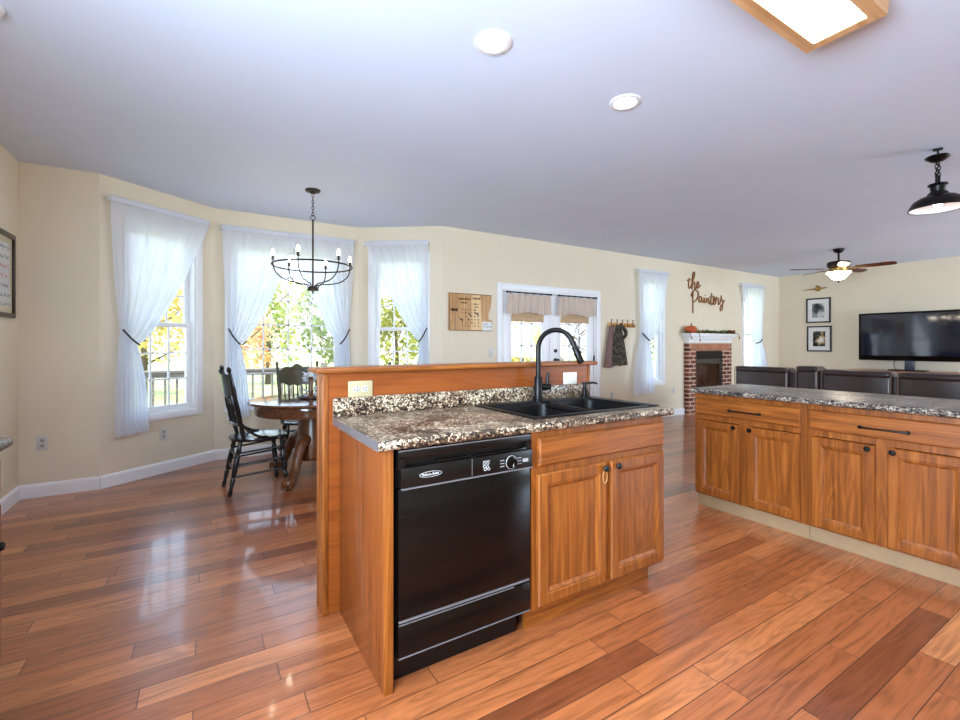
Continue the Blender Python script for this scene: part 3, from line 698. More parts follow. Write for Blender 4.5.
# kitchen run on the left, seen end on
lc = thing('base_cabinet', 'dark-pulled cabinet end at the very left edge under the speckled worktop', 'cabinet', (-.632, 1.30, 0), PI/2)
b = MB(); b.box(0, 1.0, .018, .60, .10, .876); b.obj('carcass', M['oak_side'], lc, smooth=False)
MB().box(0, 1.0, 0, .018, .10, .876).obj('face_frame', M['oak_z'], lc, smooth=False)
MB().box(0, .98, .07, .09, 0, .10).obj('toe_kick', M['oak_x'], lc, smooth=False)
for a, c in ((.02, .49), (.51, .995)):
    drawer(lc, a, c, .716, .842, (a+.13, c-.13, .77))
    door(lc, a, c, .11, .68, (c-.05 if a < .3 else .93, .545))
lw = thing('worktop', 'end of a speckled laminate worktop on the left cabinets', 'worktop', (-.585, 1.28, 0), PI/2)
b = MB(); counter_profile(b, 0, 1.03, 0, .65); b.obj('top', M['granite_sheen'], lw, ang=50)

# ------------------------------------------------------------------ plates on walls
def plate(name, label, p, rotz, w_=.072, h_=.118, kind='outlet', mat='plate', cat='outlet', flat=False):
    t = thing(name, label, cat, p, rotz)
    MB().box(-w_/2, w_/2, -.006, 0, -h_/2, h_/2, .0025).obj('cover_plate', M[mat], t)
    if kind == 'outlet':
        for s in (-1, 1):
            c = (s*.021, 0) if w_ > h_ else (0, s*.021)
            o = MB().box(c[0]-.016, c[0]+.016, -.0085, -.005, c[1]-.015, c[1]+.015, .002).obj('socket', M['socket'], t)
            b = MB()
            for dx, dz in ((-.006, .004), (.006, .004), (0, -.008)):
                if w_ > h_: dx, dz = dz, dx
                b.box(c[0]+dx-.0028, c[0]+dx+.0028, -.0092, -.008, c[1]+dz-.0024-.001*(w_ <= h_), c[1]+dz+.0024+.001*(w_ <= h_))
            b.obj('slots', M['slot'], o, smooth=False)
    elif kind == 'switch':
        MB().box(-.012, .012, -.012, -.005, -.026, .026, .002).obj('rocker', M['plate'], t)
plate('wall_outlet', 'cream double outlet at the left end of the half wall', (.652, 2.1655, 1.038), 0, .118, .078, mat='plate_cream')
plate('blank_plate', 'plain white cover plate on the half wall right of the faucet', (1.995, 2.1655, 1.038), 0, .115, .075, 'blank', 'plate', 'cover plate')
ba = math.atan2(B_[1]-A_[1], B_[0]-A_[0])
plate('wall_outlet', 'white outlet low on the wall by the left corner', (-1.115, YB, .44), 0)
plate('wall_outlet', 'white outlet below the left bay window', (-.75+.537*math.cos(ba), 5.08+.537*math.sin(ba), .38), ba)
plate('light_switch', 'white light switch left of the french doors', (3.285, YB, 1.14), 0, kind='switch', cat='switch')
plate('wall_outlet', 'white outlet low on the wall below the coat rack', (5.567, YB, .44), 0)
plate('wall_outlet', 'white outlet low on the wall between curtain and fireplace', (7.13, YB, .44), 0)

# ------------------------------------------------------------------ wall decor
bd = thing('wooden_board', 'cut-out wooden board with burnt lettering left of the french doors', 'wall board', (2.648, YB-.002, 1.43))
ol = [(0, 0), (.635, 0), (.640, .14), (.60, .145), (.582, .16), (.59, .24), (.622, .34), (.632, .455), (.632, .47), (0, .475)]
MB().poly([(x, -.018, z) for x, z in ol], (0, .018, 0)).obj('panel', M['board_wood'], bd, smooth=False)
MB().poly([(x, -.0195, z) for x, z in ((.315, .012), (.49, .012), (.47, .25), (.455, .46), (.325, .46))], (0, .003, 0)).obj('pale_strip', M['board_pale'], bd, smooth=False)
b = MB()
b.box(0, .632, -.021, -.016, .466, .475); b.box(0, .008, -.021, -.016, 0, .475); b.box(0, .635, -.021, -.016, 0, .008)
b.obj('edge', plain('scorched edge', srgb(112, 74, 34), .6), bd, smooth=False)
br_ = M['frame_brown']; rr = random.Random(4)
def scribble(x, z, w_, h_, n):
    pts = [(x+w_*k/n, -.0212, z+h_*(.5+.5*math.sin(k*2.1)*math.cos(k*.7))) for k in range(n+1)]; MB().tube(pts, .0042, 5).obj('script_line', br_, bd)
scribble(.13, .385, .17, .04, 22); scribble(.34, .395, .11, .045, 14); scribble(.16, .345, .10, .02, 12); scribble(.35, .335, .08, .02, 10); scribble(.37, .30, .06, .015, 8)
scribble(.02, .235, .10, .05, 16); scribble(.03, .25, .09, .03, 14)
for r_ in range(6):
    for c_ in range(6):
        if rr.random() < .85:
            x, z = .19+c_*.046, .06+r_*.042; MB().sph((x, -.0205, z), .007+.005*rr.random(), (1, .3, 1), 1).obj('day_mark', br_, bd)
for p0, p1 in (((.15, -.0212, .16), (.19, -.0212, .125)), ((.28, -.0212, .22), (.32, -.0212, .19)), ((.37, -.0212, .24), (.43, -.0212, .20))): MB().tube([p0, p1], .007, 6).obj('leaf_mark', br_, bd)
ca = thing('note_card', 'white handwritten card tucked at the lower right of the wooden board', 'card', (3.13, YB-.026, 1.435))
MB().box(0, .145, -.003, 0, 0, .115).obj('sheet', M['paper'], ca, smooth=False)
b = MB()
for z, n in ((.085, 2), (.05, 3)):
    for k in range(n): b.tube([(.02+k*.04+i*.006, -.0036, z+.008*math.sin(i*2.3)) for i in range(6)], .002, 5)
b.obj('writing', M['slot'], ca)

rk = thing('coat_rack', 'short pine rail with dark iron hooks right of the french doors', 'coat rack', (5.47, YB, 1.565))
MB().box(0, .63, -.02, 0, -.036, .036, .006).obj('board', wood('honey pine', 0, srgb(176, 116, 50), srgb(206, 148, 80), srgb(222, 170, 104)), rk)
for k in range(5):
    x = .065+k*.125
    MB().tube([(x, -.02, .03), (x, -.035, .045), (x, -.03, .075)], [.006, .006, .005], 8).sph((x, -.03, .08), .011, sub=2).tube([(x, -.018, .02), (x, -.03, -.01), (x, -.055, -.028), (x, -.075, -.01), (x, -.075, .008)], .006, 8).obj('hook', M['black_metal'], rk)
def hanging(name, label, cat, x, mat, topw, botw, z0, z1, ph, shift, y=-.06, loop=False, nf=5):
    t = thing(name, label, cat, (x, YB, 0)); rows = []
    for j in range(25):
        v = j/24; wd = topw+(botw-topw)*v**.7; r = []
        for k in range(49):
            a = 2*PI*k/48; f = 1+.22*math.sin(nf*a+ph)*min(1, v*2)+.08*math.sin(11*a+ph*2)
            r.append((shift*v+wd/2*math.cos(a)*(1+.05*math.sin(3*a)), y-.0+(.022+.03*v)*math.sin(a)*f, z0+(z1-z0)*v+(.012*math.sin(nf*a+ph) if j == 24 else 0)))
        rows.append(r[:-1])
    b = MB(); b.grid(rows, True); b.bm.verts.ensure_lookup_table(); b.bm.faces.new(b.bm.verts[:48]); b.bm.faces.new(b.bm.verts[-48:])
    b.obj('cloth', mat, t, ang=180)
    if loop:
        MB().tube([(.03+.16*math.sin(PI*k/14)**1.0*(.4+.6*k/14), y-.02, z0+.02-.26*k/14) for k in range(15)], [.018+.012*math.sin(PI*k/14) for k in range(15)], 10).obj('sleeve', mat, t)
    return t
hanging('hanging_scarf', 'plain brown cloth hanging at the left end of the coat rack', 'cloth', 5.50, M['mauve'], .05, .17, 1.55, .90, .3, -.06, y=-.052, nf=4)
hanging('hanging_jacket', 'dark mottled jacket hanging from the coat rack hooks', 'jacket', 5.61, M['camo'], .10, .36, 1.56, .93, 1.2, .03, y=-.105, loop=True)

# script sign over the fireplace
def curve(cps, n=9):
    P = [Vector(c) for c in cps]; P = [P[0]*2-P[1]]+P+[P[-1]*2-P[-2]]; out = []
    for i in range(1, len(P)-2):
        for k in range(n):
            t = k/n; a, b_, c, d = P[i-1], P[i], P[i+1], P[i+2]
            out.append(.5*((2*b_)+(c-a)*t+(2*a-5*b_+4*c-d)*t*t+(3*b_-a-3*c+d)*t**3))
    out.append(P[-2]); return out
sg = thing('script_sign', 'cut wooden script sign reading the Painters above the mantel', 'sign', (7.50, YB-.012, 1.80))
def word(nm, strokes):
    b = MB()
    for s in strokes:
        b.tube([(x, 0, z) for x, z in curve([Vector((x, z)) for x, z in s])], .0115, 8)
    o = b.obj(nm, M['sign_wood'], sg); return o
word('the_lettering', [
    [(.07, .66), (.055, .60), (.05, .52), (.065, .475), (.10, .49), (.14, .54)], [(.01, .615), (.06, .625), (.115, .635)],
    [(.13, .52), (.20, .66), (.235, .745), (.22, .785), (.185, .76), (.165, .66), (.155, .54), (.15, .46)], [(.152, .50), (.18, .575), (.215, .60), (.235, .57), (.235, .51), (.25, .475), (.28, .49)],
    [(.28, .50), (.33, .545), (.355, .585), (.34, .615), (.31, .59), (.30, .53), (.325, .495), (.38, .53), (.41, .555)]])
word('name_lettering', [
    [(.185, .42), (.18, .30), (.18, .17), (.18, .03)], [(.13, .33), (.16, .40), (.225, .45), (.30, .45), (.345, .40), (.33, .33), (.27, .265), (.20, .235)],
    [(.44, .335), (.40, .345), (.365, .30), (.37, .245), (.41, .245), (.445, .30), (.455, .335)], [(.455, .335), (.455, .28), (.475, .24), (.51, .26)],
    [(.51, .26), (.53, .325), (.535, .27), (.55, .235), (.585, .26)], [(.555, .375), (.557, .379)],
    [(.585, .24), (.60, .32), (.605, .24)], [(.605, .25), (.635, .315), (.66, .32), (.67, .27), (.685, .225), (.72, .25)],
    [(.72, .25), (.755, .36), (.765, .43), (.745, .30), (.75, .215), (.785, .215), (.81, .25)], [(.70, .345), (.755, .36), (.82, .375)],
    [(.80, .235), (.85, .28), (.872, .325), (.85, .36), (.82, .33), (.818, .26), (.845, .218), (.895, .245)],
    [(.895, .245), (.92, .33), (.922, .365), (.935, .335), (.975, .345), (.985, .32), (.98, .26), (.995, .222), (1.03, .245)],
    [(1.03, .245), (1.075, .34), (1.085, .395), (1.09, .35), (1.125, .28), (1.125, .22), (1.085, .195), (1.06, .215)], [(1.125, .235), (1.115, .15), (1.08, .105), (1.045, .125), (1.06, .175), (1.13, .25), (1.19, .32)]])

def framed(name, label, x_wall, ya, yb_, z0, z1, face, fw, fmat, matw, pmat, mmat='paper', dep=.025):
    """frame on a wall of constant x; face = +1 looks to +x, -1 looks to -x"""
    t = thing(name, label, 'picture', (x_wall, (ya+yb_)/2, (z0+z1)/2), 0); w_ = abs(yb_-ya)/2; h_ = (z1-z0)/2; s = face
    B4 = lambda b, y0, y1, za, zb, d0, d1, bev=.003: b.box(min(s*d0, s*d1), max(s*d0, s*d1), y0, y1, za, zb, bev)
    b = MB(); B4(b, -w_, w_, h_-fw, h_, 0, dep); B4(b, -w_, w_, -h_, -h_+fw, 0, dep); B4(b, -w_, -w_+fw, -h_+fw, h_-fw, 0, dep); B4(b, w_-fw, w_, -h_+fw, h_-fw, 0, dep); b.obj('frame', fmat, t)
    b = MB(); B4(b, -w_+fw, w_-fw, -h_+fw, h_-fw, .004, .010, 0); b.obj('mount', M[mmat], t, smooth=False)
    b = MB(); B4(b, -w_+fw+matw, w_-fw-matw, -h_+fw+matw, h_-fw-matw, .006, .0115, 0); b.obj('print', pmat, t, smooth=False)
    return t
framed('framed_picture', 'upper black-framed photograph on the wall left of the television', XR, 4.115, 4.548, 1.700, 2.207, -1, .026, M['frame_black'], .082, M['photo'])
framed('framed_picture', 'lower black-framed photograph on the wall left of the television', XR, 4.10, 4.535, 1.110, 1.633, -1, .026, M['frame_black'], .082, M['photo_warm'])
def poster_mat():
    m = NT('pale printed poster'); t = m.n('TexCoord'); s = m.n('SeparateXYZ', {0: t.outputs['Object']})
    no = m.n('TexNoise', {'Vector': m.coords((1, 24, 40)), 'Scale': 1.0, 'Detail': 2.0})
    rows_ = m.math('FRACT', m.math('MULTIPLY', s.outputs[2], 14.0))
    on = m.math('MULTIPLY', m.math('GREATER_THAN', rows_, .62), m.math('GREATER_THAN', no.outputs[0], .5))
    tint = m.ramp(m.math('ADD', m.math('MULTIPLY', s.outputs[2], 1.6), .5), [(.40, srgb(112, 122, 132)), (.46, srgb(196, 132, 128)), (.62, srgb(196, 132, 128)), (.66, srgb(92, 102, 112))], True)
    return m.set(m.mix(m.math('MULTIPLY', on, .7), srgb(206, 210, 212), tint), .2)
framed('framed_picture', 'dark-framed print with cream mount at the left edge of the photo', XL, 4.10, 4.935, 1.455, 2.097, 1, .036, M['frame_brown'], .05, poster_mat(), 'mat_cream')

orn = thing('wall_ornament', 'small brass wall ornament with round centre and thin arms above the photographs', 'wall ornament', (XR, 4.335, 2.40))
MB().lathe([(.055, 0), (.055, .012), (.04, .02), (.03, .035), (0, .04)], n=20, mat=Matrix.Rotation(-PI/2, 4, 'Y')).obj('disc', M['brass'], orn)
MB().tube([(-.015, .04, 0), (-.012, .15, -.004), (-.010, .28, -.014)], [.016, .013, .004], 8).obj('long_arm', M['brass'], orn)
MB().tube([(-.015, -.04, 0), (-.012, -.10, .004), (-.010, -.155, .008)], [.014, .012, .008], 8).obj('short_arm', M['brass'], orn)
MB().tube([(-.015, .02, .05), (-.012, .035, .085)], [.008, .005], 8).obj('finial', M['brass'], orn)

# ------------------------------------------------------------------ fireplace
fp = thing('fireplace', 'red brick fireplace with white mantel on the living room wall', 'fireplace', (8.115, YB-.002, 0))
D0 = -.085; xl, xr, ol_, or_ = -.685, .685, -.46, .385
b = MB(); b.box(xl, ol_, D0, 0, 0, 1.285); b.box(or_, xr, D0, 0, 0, 1.285); b.box(ol_, or_, D0, 0, 1.255, 1.285); b.obj('brick_surround', M['brick'], fp, smooth=False)
b = MB(); x = xl+.07
while x < xr-.10: b.box(x, x+.058, D0-.004, 0, 1.137, 1.262, .003); x += .068
sb = b.obj('soldier_course', M['brick_pale'], fp)
b = MB(); b.box(ol_, or_, D0+.012, D0+.02, .98, 1.137); b.box(ol_, ol_+.05, D0+.012, D0+.02, .05, .98); b.box(or_-.05, or_, D0+.012, D0+.02, .05, .98); b.box(ol_, or_, D0+.012, D0+.02, 0, .08)
b.box(ol_, or_, -.01, 0, 0, 1.137)
fx = b.obj('firebox', M['soot'], fp, smooth=False)
for k in range(5): MB().box(ol_+.04, or_-.04, D0+.006, D0+.012, 1.0+.024*k, 1.014+.024*k).obj('louvre', M['black_metal'], fx)
MB().box(ol_+.05, or_-.05, D0+.014, D0+.016, .08, .98).obj('fire_glass', M['smoke_glass'], fx, smooth=False)
for p0, p1 in (((-.28, -.035, .42), (.22, -.03, .56)), ((-.22, -.03, .60), (.05, -.04, .44)), ((-.3, -.04, .36), (.28, -.04, .36))):
    MB().tube([p0, p1], [.024, .018], 10).obj('log', M['ash_log'], fx)
b = MB()
b.box(xl, xr, D0-.02, 0, 1.285, 1.345, .004); b.box(xl-.03, xr+.01, D0-.055, 0, 1.345, 1.39, .012, 3); b.box(xl-.055, xr+.025, D0-.085, 0, 1.39, 1.425, .01, 3); b.box(xl-.08, xr+.04, D0-.11, 0, 1.425, 1.455, .004)
b.obj('mantel', M['trim'], fp)
pk = thing('pumpkin', 'orange ribbed pumpkin at the left end of the mantel', 'pumpkin', (7.47, YB-.11, 1.455)); pk.scale = (1.12, 1.12, 1.12)
rows = []
for j in range(13):
    th = PI*j/12; r = []
    for k in range(60):
        a = 2*PI*k/60; rr_ = .105*(math.sin(th)**.8+.02)*(1-.09*abs(math.cos(a*5))**6)
        r.append((rr_*math.cos(a), rr_*math.sin(a)*.82, .062-.062*math.cos(th)+(-.012*(j == 12))))
    rows.append(r)
MB().grid(rows, True).obj('rind', M['pumpkin'], pk, ang=180)
MB().tube([(0, 0, .105), (.005, 0, .135), (.02, 0, .16)], [.013, .009, .008], 8).obj('stem', M['leaf_green'], pk)
def leaves(b, cx, cz, n, sp, rr, y=-.12, s=.035):
    for k in range(n):
        o = Vector((cx+rr.uniform(-sp, sp), y+rr.uniform(-.04, .04), cz+abs(rr.gauss(0, .016)))); u = Vector((rr.gauss(0, 1), rr.gauss(0, 1), rr.gauss(0, .5))).normalized(); v = u.orthogonal().normalized()
        q = [o+u*s*rr.uniform(.7, 1.3), o+v*s*.45, o-u*s*.8, o-v*s*.45]; b.poly(q, u.cross(v)*.003)
ga = thing('garland', 'leafy green and rust garland lying along the mantel', 'garland', (0, YB, 1.458))
rr = random.Random(3)
MB().tube([(7.36+1.5*k/30, -.12+.012*math.sin(k), .012+.006*math.sin(k*1.7)) for k in range(31)], .010, 6).obj('vine', M['leaf_green'], ga)
b = MB(); leaves(b, 8.15, .02, 170, .70, rr); leaves(b, 7.36, .012, 14, .06, rr); b.obj('green_leaves', M['leaf_green'], ga, smooth=False)
b = MB(); leaves(b, 8.68, .03, 60, .12, rr, s=.04); leaves(b, 7.80, .02, 16, .08, rr); b.obj('rust_leaves', M['leaf_rust'], ga, smooth=False)
b = MB()
for pts in ([(8.74, -.20, .01), (8.85, -.202, -.02), (8.87, -.20, -.10)], [(7.34, -.20, .01), (7.325, -.205, -.04), (7.34, -.205, -.11)], [(7.56, -.18, .02), (7.575, -.205, -.02), (7.60, -.205, -.15)]):
    b.tube(curve(pts), .004, 6)
    e = Vector(pts[-1])
    for k in range(4): b.sph(e+Vector((rr.uniform(-.015, .015), 0, rr.uniform(-.01, .04))), .010, sub=1)
b.obj('trailing_sprigs', M['leaf_rust'], ga)

# ------------------------------------------------------------------ living room furniture
sf = thing('sofa', 'dark brown leather reclining sofa seen from behind over the peninsula', 'sofa', (6.35, 2.35, 0))
segs = [(1.20, .515), (.44, .185), (.165, -.50), (-.535, -1.23)]
MB().box(.06, .92, -1.23, 1.20, .06, .40, .03).box(.03, .20, -1.225, 1.195, .30, .90, .02).obj('base', M['leather'], sf)
for i, (a, c) in enumerate(segs):
    zt = .985 if i == 1 else .955
    o = MB().box(-.02, .24, c+.006, a-.006, .12, zt-.02, .035, 3).obj('back_rest', M['leather'], sf)
    MB().box(-.035, .20, c+.012, a-.012, zt-.075, zt, .032, 3).obj('head_roll', M['leather'], o)
    for y in (a-.012, c+.012): MB().tube([(-.021, y, .15), (-.024, y, .5), (-.034, y, zt-.06), (-.022, y, zt-.014), (.03, y, zt-.003)], .005, 6).obj('piping', M['leather_seam'], o)
    MB().box(.22, .90, c+.008, a-.008, .38, .50 if i != 1 else .60, .04, 3).obj('seat_cushion' if i != 1 else 'console', M['leather'], sf)
for a, c in ((1.40, 1.20), (-1.23, -1.43)): MB().box(.10, .95, c, a, .06, .62, .06, 3).obj('arm', M['leather'], sf)

tvs = thing('media_console', 'long brown wooden console under the television', 'console', (10.50, 2.78, 0))
MB().box(-.24, .24, -.86, .86, .755, .792, .006).obj('top', M['console_wood'], tvs); MB().box(-.20, .22, -.82, .82, .08, .755).obj('body', M['console_wood'], tvs, smooth=False)
for y0_, y1_ in ((-.81, -.28), (-.265, .265), (.28, .81)):
    o = MB().box(-.216, -.20, y0_, y1_, .10, .74, .004).obj('door', M['console_wood'], tvs); MB().sph((-.226, y1_-.05, .45), .013, sub=2).obj('knob', M['black_metal'], o)
tv = thing('television', 'large flat black television on its stand above the console', 'television', (10.50, 2.86, .792))
MB().box(-.025, .045, -.695, .695, .175, 1.035, .012).obj('case', M['black_gloss'], tv)
MB().box(-.0275, -.020, -.655, .655, .265, 1.00).obj('screen', plain('television screen glass', srgb(12, 19, 36), .06, var=.02, spec=.8), tv, smooth=False)  # blue of window reflections put into the screen's base colour
MB().box(-.02, .02, -.085, .045, .02, .19, .004).obj('neck', plain('grey plastic', srgb(58, 66, 78), .35), tv)
MB().box(-.13, .13, -.24, .24, 0, .022, .008).obj('stand_base', M['black_gloss'], tv)
tag(MB().tube(curve([(10.47, 3.02, .99), (10.48, 3.05, .90), (10.50, 3.03, .83), (10.56, 3.02, .80)]), .005, 6).obj('power_cable', M['black_semi']), 'thin black cable hanging below the television', 'cable')

# ------------------------------------------------------------------ dining set
tb = thing('dining_table', 'round oak pedestal dining table with claw feet in the bay', 'table', (.91, 4.55, 0))
MB().lathe([(0, .712), (.552, .712), (.560, .717), (.562, .726), (.556, .736), (.545, .738), (0, .738)], n=72).obj('tabletop', M['table_wood'], tb)
MB().lathe([(.44, .712), (.498, .712), (.502, .70), (.502, .625), (.495, .612), (.44, .612)], n=72).obj('apron', M['table_wood'], tb)
MB().lathe([(0, .66), (.11, .66), (.13, .60), (.135, .40), (.15, .36), (.155, .22), (.14, .17), (0, .17)], n=32).obj('pedestal', M['table_wood_z'], tb)
for sx_, sy_ in ((-1, -1), (1, -1), (-1, 1), (1, 1)):
    d = Vector((.27*sx_, .37*sy_, 0)); L = d.length; u = d.normalized(); P = lambda r, z: u*r+Vector((0, 0, z))
    b = MB(); b.tube(curve([P(.10, .36), P(.20, .36), P(.28, .27), P(.34, .15), P(.42, .075), P(.465, .06)], 5), [.05, .052, .054, .055, .054, .052, .05, .05, .048, .046, .044, .042, .04, .04, .04, .04, .042, .044, .046, .048, .05, .05, .05, .05, .048, .046][:26], 12)
    b.sph(P(.455, .062), .056, (1, 1, .9), 2); q = Vector((-u.y, u.x, 0))
    for k in (-1, 0, 1): b.tube([P(.44, .10)+q*k*.03, P(.495, .07)+q*k*.036, P(.505, .02)+q*k*.036], [.016, .015, .008], 8)
    lg = b.obj('claw_leg', M['table_wood_z'], tb)
    MB().cyl(tuple(P(.46, 0)), tuple(P(.46, .022)), .022, n=14).obj('caster', M['black_metal'], lg)

def chair(label, mat, matback=None):
    """press-back side chair, front towards +x, origin on the floor under the seat"""
    t = thing('dining_chair', label, 'chair'); mb = matback or mat
    b = MB(); rows = []
    ou = []
    for k in range(48):
        a = 2*PI*k/48; ca_, sa = math.cos(a), math.sin(a)
        x = .01+.228*math.copysign(abs(ca_)**.62, ca_); wd = .215 if x > 0 else .215-.05*min(1, -x/.22); ou.append((x, wd*math.copysign(abs(sa)**.62, sa)))
    for s, z in ((.93, .432), (.985, .436), (1, .447), (.985, .458), (.9, .462), (.6, .456), (.01, .455)): rows.append([(x*s, y*s, z) for x, y in ou])
    b.grid(rows, True); b.bm.verts.ensure_lookup_table(); b.bm.faces.new(b.bm.verts[:48]); b.obj('seat', mat, t, ang=60)
    def turned(p, q, r=.017):
        p, q = Vector(p), Vector(q); ks = [(0, .9), (.12, 1.0), (.2, 1.25), (.24, .75), (.28, 1.2), (.45, 1.35), (.62, 1.15), (.66, .75), (.70, 1.2), (.86, .8), (.93, 1.1), (1, .75)]
        return [p.lerp(q, k) for k, _ in ks], [r*f for _, f in ks]
    legs = {}
    for s in (-1, 1):
        for nm, p, q in (('front', (.165, .16*s, .44), (.205, .19*s, 0)), ('rear', (-.15, .14*s, .44), (-.238, .175*s, 0))):
            pts, r = turned(p, q); MB().tube(pts, r, 12).obj('leg', mat, t); legs[nm, s] = (Vector(p), Vector(q))
    at = lambda k, z: legs[k][0].lerp(legs[k][1], (.44-z)/.44)
    for s in (-1, 1):
        for z in (.15, .245, .34): MB().tube([at(('rear', s), z), at(('front', s), z+.025)], .0085, 8).obj('stretcher', mat, t)
    for k in ('front', 'rear'):
        for z in (.21, .31): MB().tube([at((k, -1), z), (at((k, -1), z)+at((k, 1), z))/2, at((k, 1), z)], [.009, .013, .009], 8).obj('stretcher', mat, t)
    bx = lambda z: -.13-.118*(z-.45)/.60
    for s in (-1, 1):
        y = lambda z: s*(.175+.035*(z-.45)/.6)
        zs = [.45, .50, .52, .56, .60, .70, .80, .88, .93, 1.0, 1.02, 1.035, 1.055, 1.068]; rs = [.015, .016, .021, .015, .018, .020, .018, .020, .016, .015, .011, .018, .017, .004]
        MB().tube([(bx(z), y(z), z) for z in zs], rs, 12).obj('back_post', mb, t)
        MB().tube(curve([(bx(.60), s*.18, .60), (-.10, s*.20, .53), (-.02, s*.205, .475), (.05, s*.19, .462)]), .011, 8).obj('hip_bracket', mat, t)
    pts = []; n = 40
    for k in range(n+1):
        u = -1+2*k/n; pts.append((u*.198, 1.005+.022*math.cos(u*PI*1.0)+.012*math.cos(u*PI*3)))
    for k in range(n+1):
        u = 1-2*k/n; pts.append((u*.198*(1-.12*(1-abs(u))), .845-.045*math.cos(u*PI/2)**.7-.008*math.cos(u*PI*4)))
    b = MB()
    def curvex(y): return .045*math.cos(y/.2*PI/2)
    F_ = [b.bm.verts.new((bx(z)-curvex(y)+.010, y, z)) for y, z in pts]; K_ = [b.bm.verts.new((bx(z)-curvex(y)-.010, y, z)) for y, z in pts]; m = len(pts); h = n+1
    for i in range(n):
        j = m-1-i
        b.bm.faces.new((F_[i], F_[i+1], F_[j-1], F_[j])); b.bm.faces.new((K_[i], K_[j], K_[j-1], K_[i+1]))
    for i in range(m): b.bm.faces.new((F_[i], K_[i], K_[(i+1) % m], F_[(i+1) % m]))
    cr = b.obj('crest', mb, t)
    MB().tube([(bx(.93)-curvex(.11*math.cos(a*PI/14))+.012, .11*math.cos(a*PI/14), .93+.045*math.sin(a*PI/14)) for a in range(28)], .004, 6, True).obj('pressed_pattern', mb, cr)
    MB().tube([(bx(.585)-curvex(y), y, .585) for y in (-.18, -.09, 0, .09, .18)], .015, 10).obj('lower_rail', mb, t)
    for k in range(7):
        y = -.135+.045*k; MB().tube([(bx(z)-curvex(y), y, z) for z in (.58, .64, .68, .72, .80, .84)], [.006, .010, .006, .010, .007, .006], 8).obj('spindle', mb, t)
    return t
c1 = chair('black press-back chair at the left of the dining table', M['chair_black']); c1.location = (.42, 4.455, 0); c1.rotation_euler = (0, 0, math.radians(5))
c3 = copy_tree(c1); c3['label'] = 'black chair behind the half wall, only its two post tips showing'; c3.location = (1.46, 4.41, 0); c3.rotation_euler = (0, 0, PI)
c2 = chair('olive-backed press-back chair behind the dining table', M['chair_black'], M['chair_olive']); c2.location = (.912, 5.12, 0); c2.rotation_euler = (0, 0, -PI/2)
for c in (c1, c2, c3): c['group'] = 'dining chairs around the table'

tr = thing('serving_tray', 'round dark tray in the middle of the dining table', 'tray', (.91, 4.55, .738))
MB().lathe([(0, 0), (.12, 0), (.128, .006), (.13, .02), (.124, .02), (.12, .010), (0, .008)], n=40).obj('dish', M['frame_brown'], tr)
cp = thing('candle_holder', 'silvery leaf-wrapped wooden candle holder on the tray', 'candle holder', (.89, 4.53, .747))
MB().lathe([(0, 0), (.045, 0), (.045, .012), (.02, .03), (.026, .06), (.016, .09), (.024, .14), (.016, .17), (.036, .19), (.036, .20), (0, .20)], n=24).obj('stem', M['table_wood_z'], cp)
MB().lathe([(0, .20), (.026, .20), (.026, .28), (0, .285)], n=20).obj('candle', M['plate'], cp)
b = MB(); rr = random.Random(5)
for k in range(46):
    a = rr.random()*6.28; z = rr.choice((.05, .17, .2))+rr.uniform(-.03, .05); o = Vector((.05*math.cos(a), .05*math.sin(a), z)); u = Vector((math.cos(a), math.sin(a), rr.uniform(-.5, .8))).normalized(); v = u.orthogonal().normalized(); s = .03
    b.poly([o+u*s, o+v*s*.45, o-u*s, o-v*s*.45], u.cross(v)*.002)
b.obj('leaf_ring', M['silver'], cp, smooth=False)

# ------------------------------------------------------------------ lamps
ch = thing('chandelier', 'dark iron ring chandelier with six candle bulbs over the dining table', 'chandelier', (.912, 4.55, 0))
MB().lathe([(0, H-.035), (.02, H-.035), (.03, H-.022), (.065, H-.016), (.07, H-.006), (.07, H), (0, H)], n=32).obj('canopy', M['bronze'], ch)
b = MB(); z = H-.035
for k in range(7):
    q = (k % 2)*PI/2; b.tube([(.010*math.cos(a*PI/6)*math.cos(q), .010*math.cos(a*PI/6)*math.sin(q), z-.017+.020*math.sin(a*PI/6)) for a in range(12)], .0028, 6, True); z -= .030
b.obj('chain', M['bronze'], ch)
b = MB(); b.tube([(.022*math.cos(a*PI/9), 0, z-.018+.022*math.sin(a*PI/9)) for a in range(18)], .0035, 6, True); b.obj('loop', M['bronze'], ch)
MB().cyl((0, 0, z-.038), (0, 0, 1.79), .0085, n=12).obj('stem', M['bronze'], ch)
MB().lathe([(0, 1.765), (.05, 1.765), (.052, 1.775), (.05, 1.795), (.03, 1.81), (0, 1.81)], n=24).lathe([(0, 1.735), (.008, 1.74), (.008, 1.77), (0, 1.77)], n=12).obj('hub', M['bronze'], ch)
MB().tube([((.362*math.cos(a*PI/36)), .362*math.sin(a*PI/36), 2.0) for a in range(72)], .0075, 8, True).obj('ring', M['bronze'], ch)
for k in range(6):
    a = math.radians(-2+60*k); u = Vector((math.cos(a), math.sin(a), 0)); P = lambda r, z: u*r+Vector((0, 0, z))
    ar = MB().tube(curve([P(.04, 1.785), P(.07, 1.83), P(.14, 1.835), P(.25, 1.86), P(.325, 1.92), P(.349, 1.99), P(.350, 2.04)], 6), .0058, 8).obj('arm', M['bronze'], ch)
    MB().lathe([(.017, 0), (.017, .005), (.011, .008), (.011, .036), (0, .036)], tuple(P(.350, 2.035)), 16).obj('socket', M['bronze'], ar)
    MB().lathe([(.008, 0), (.014, .014), (.0145, .026), (.009, .044), (.003, .058), (0, .06)], tuple(P(.350, 2.071)), 16).obj('bulb', M['bulb'], ar)

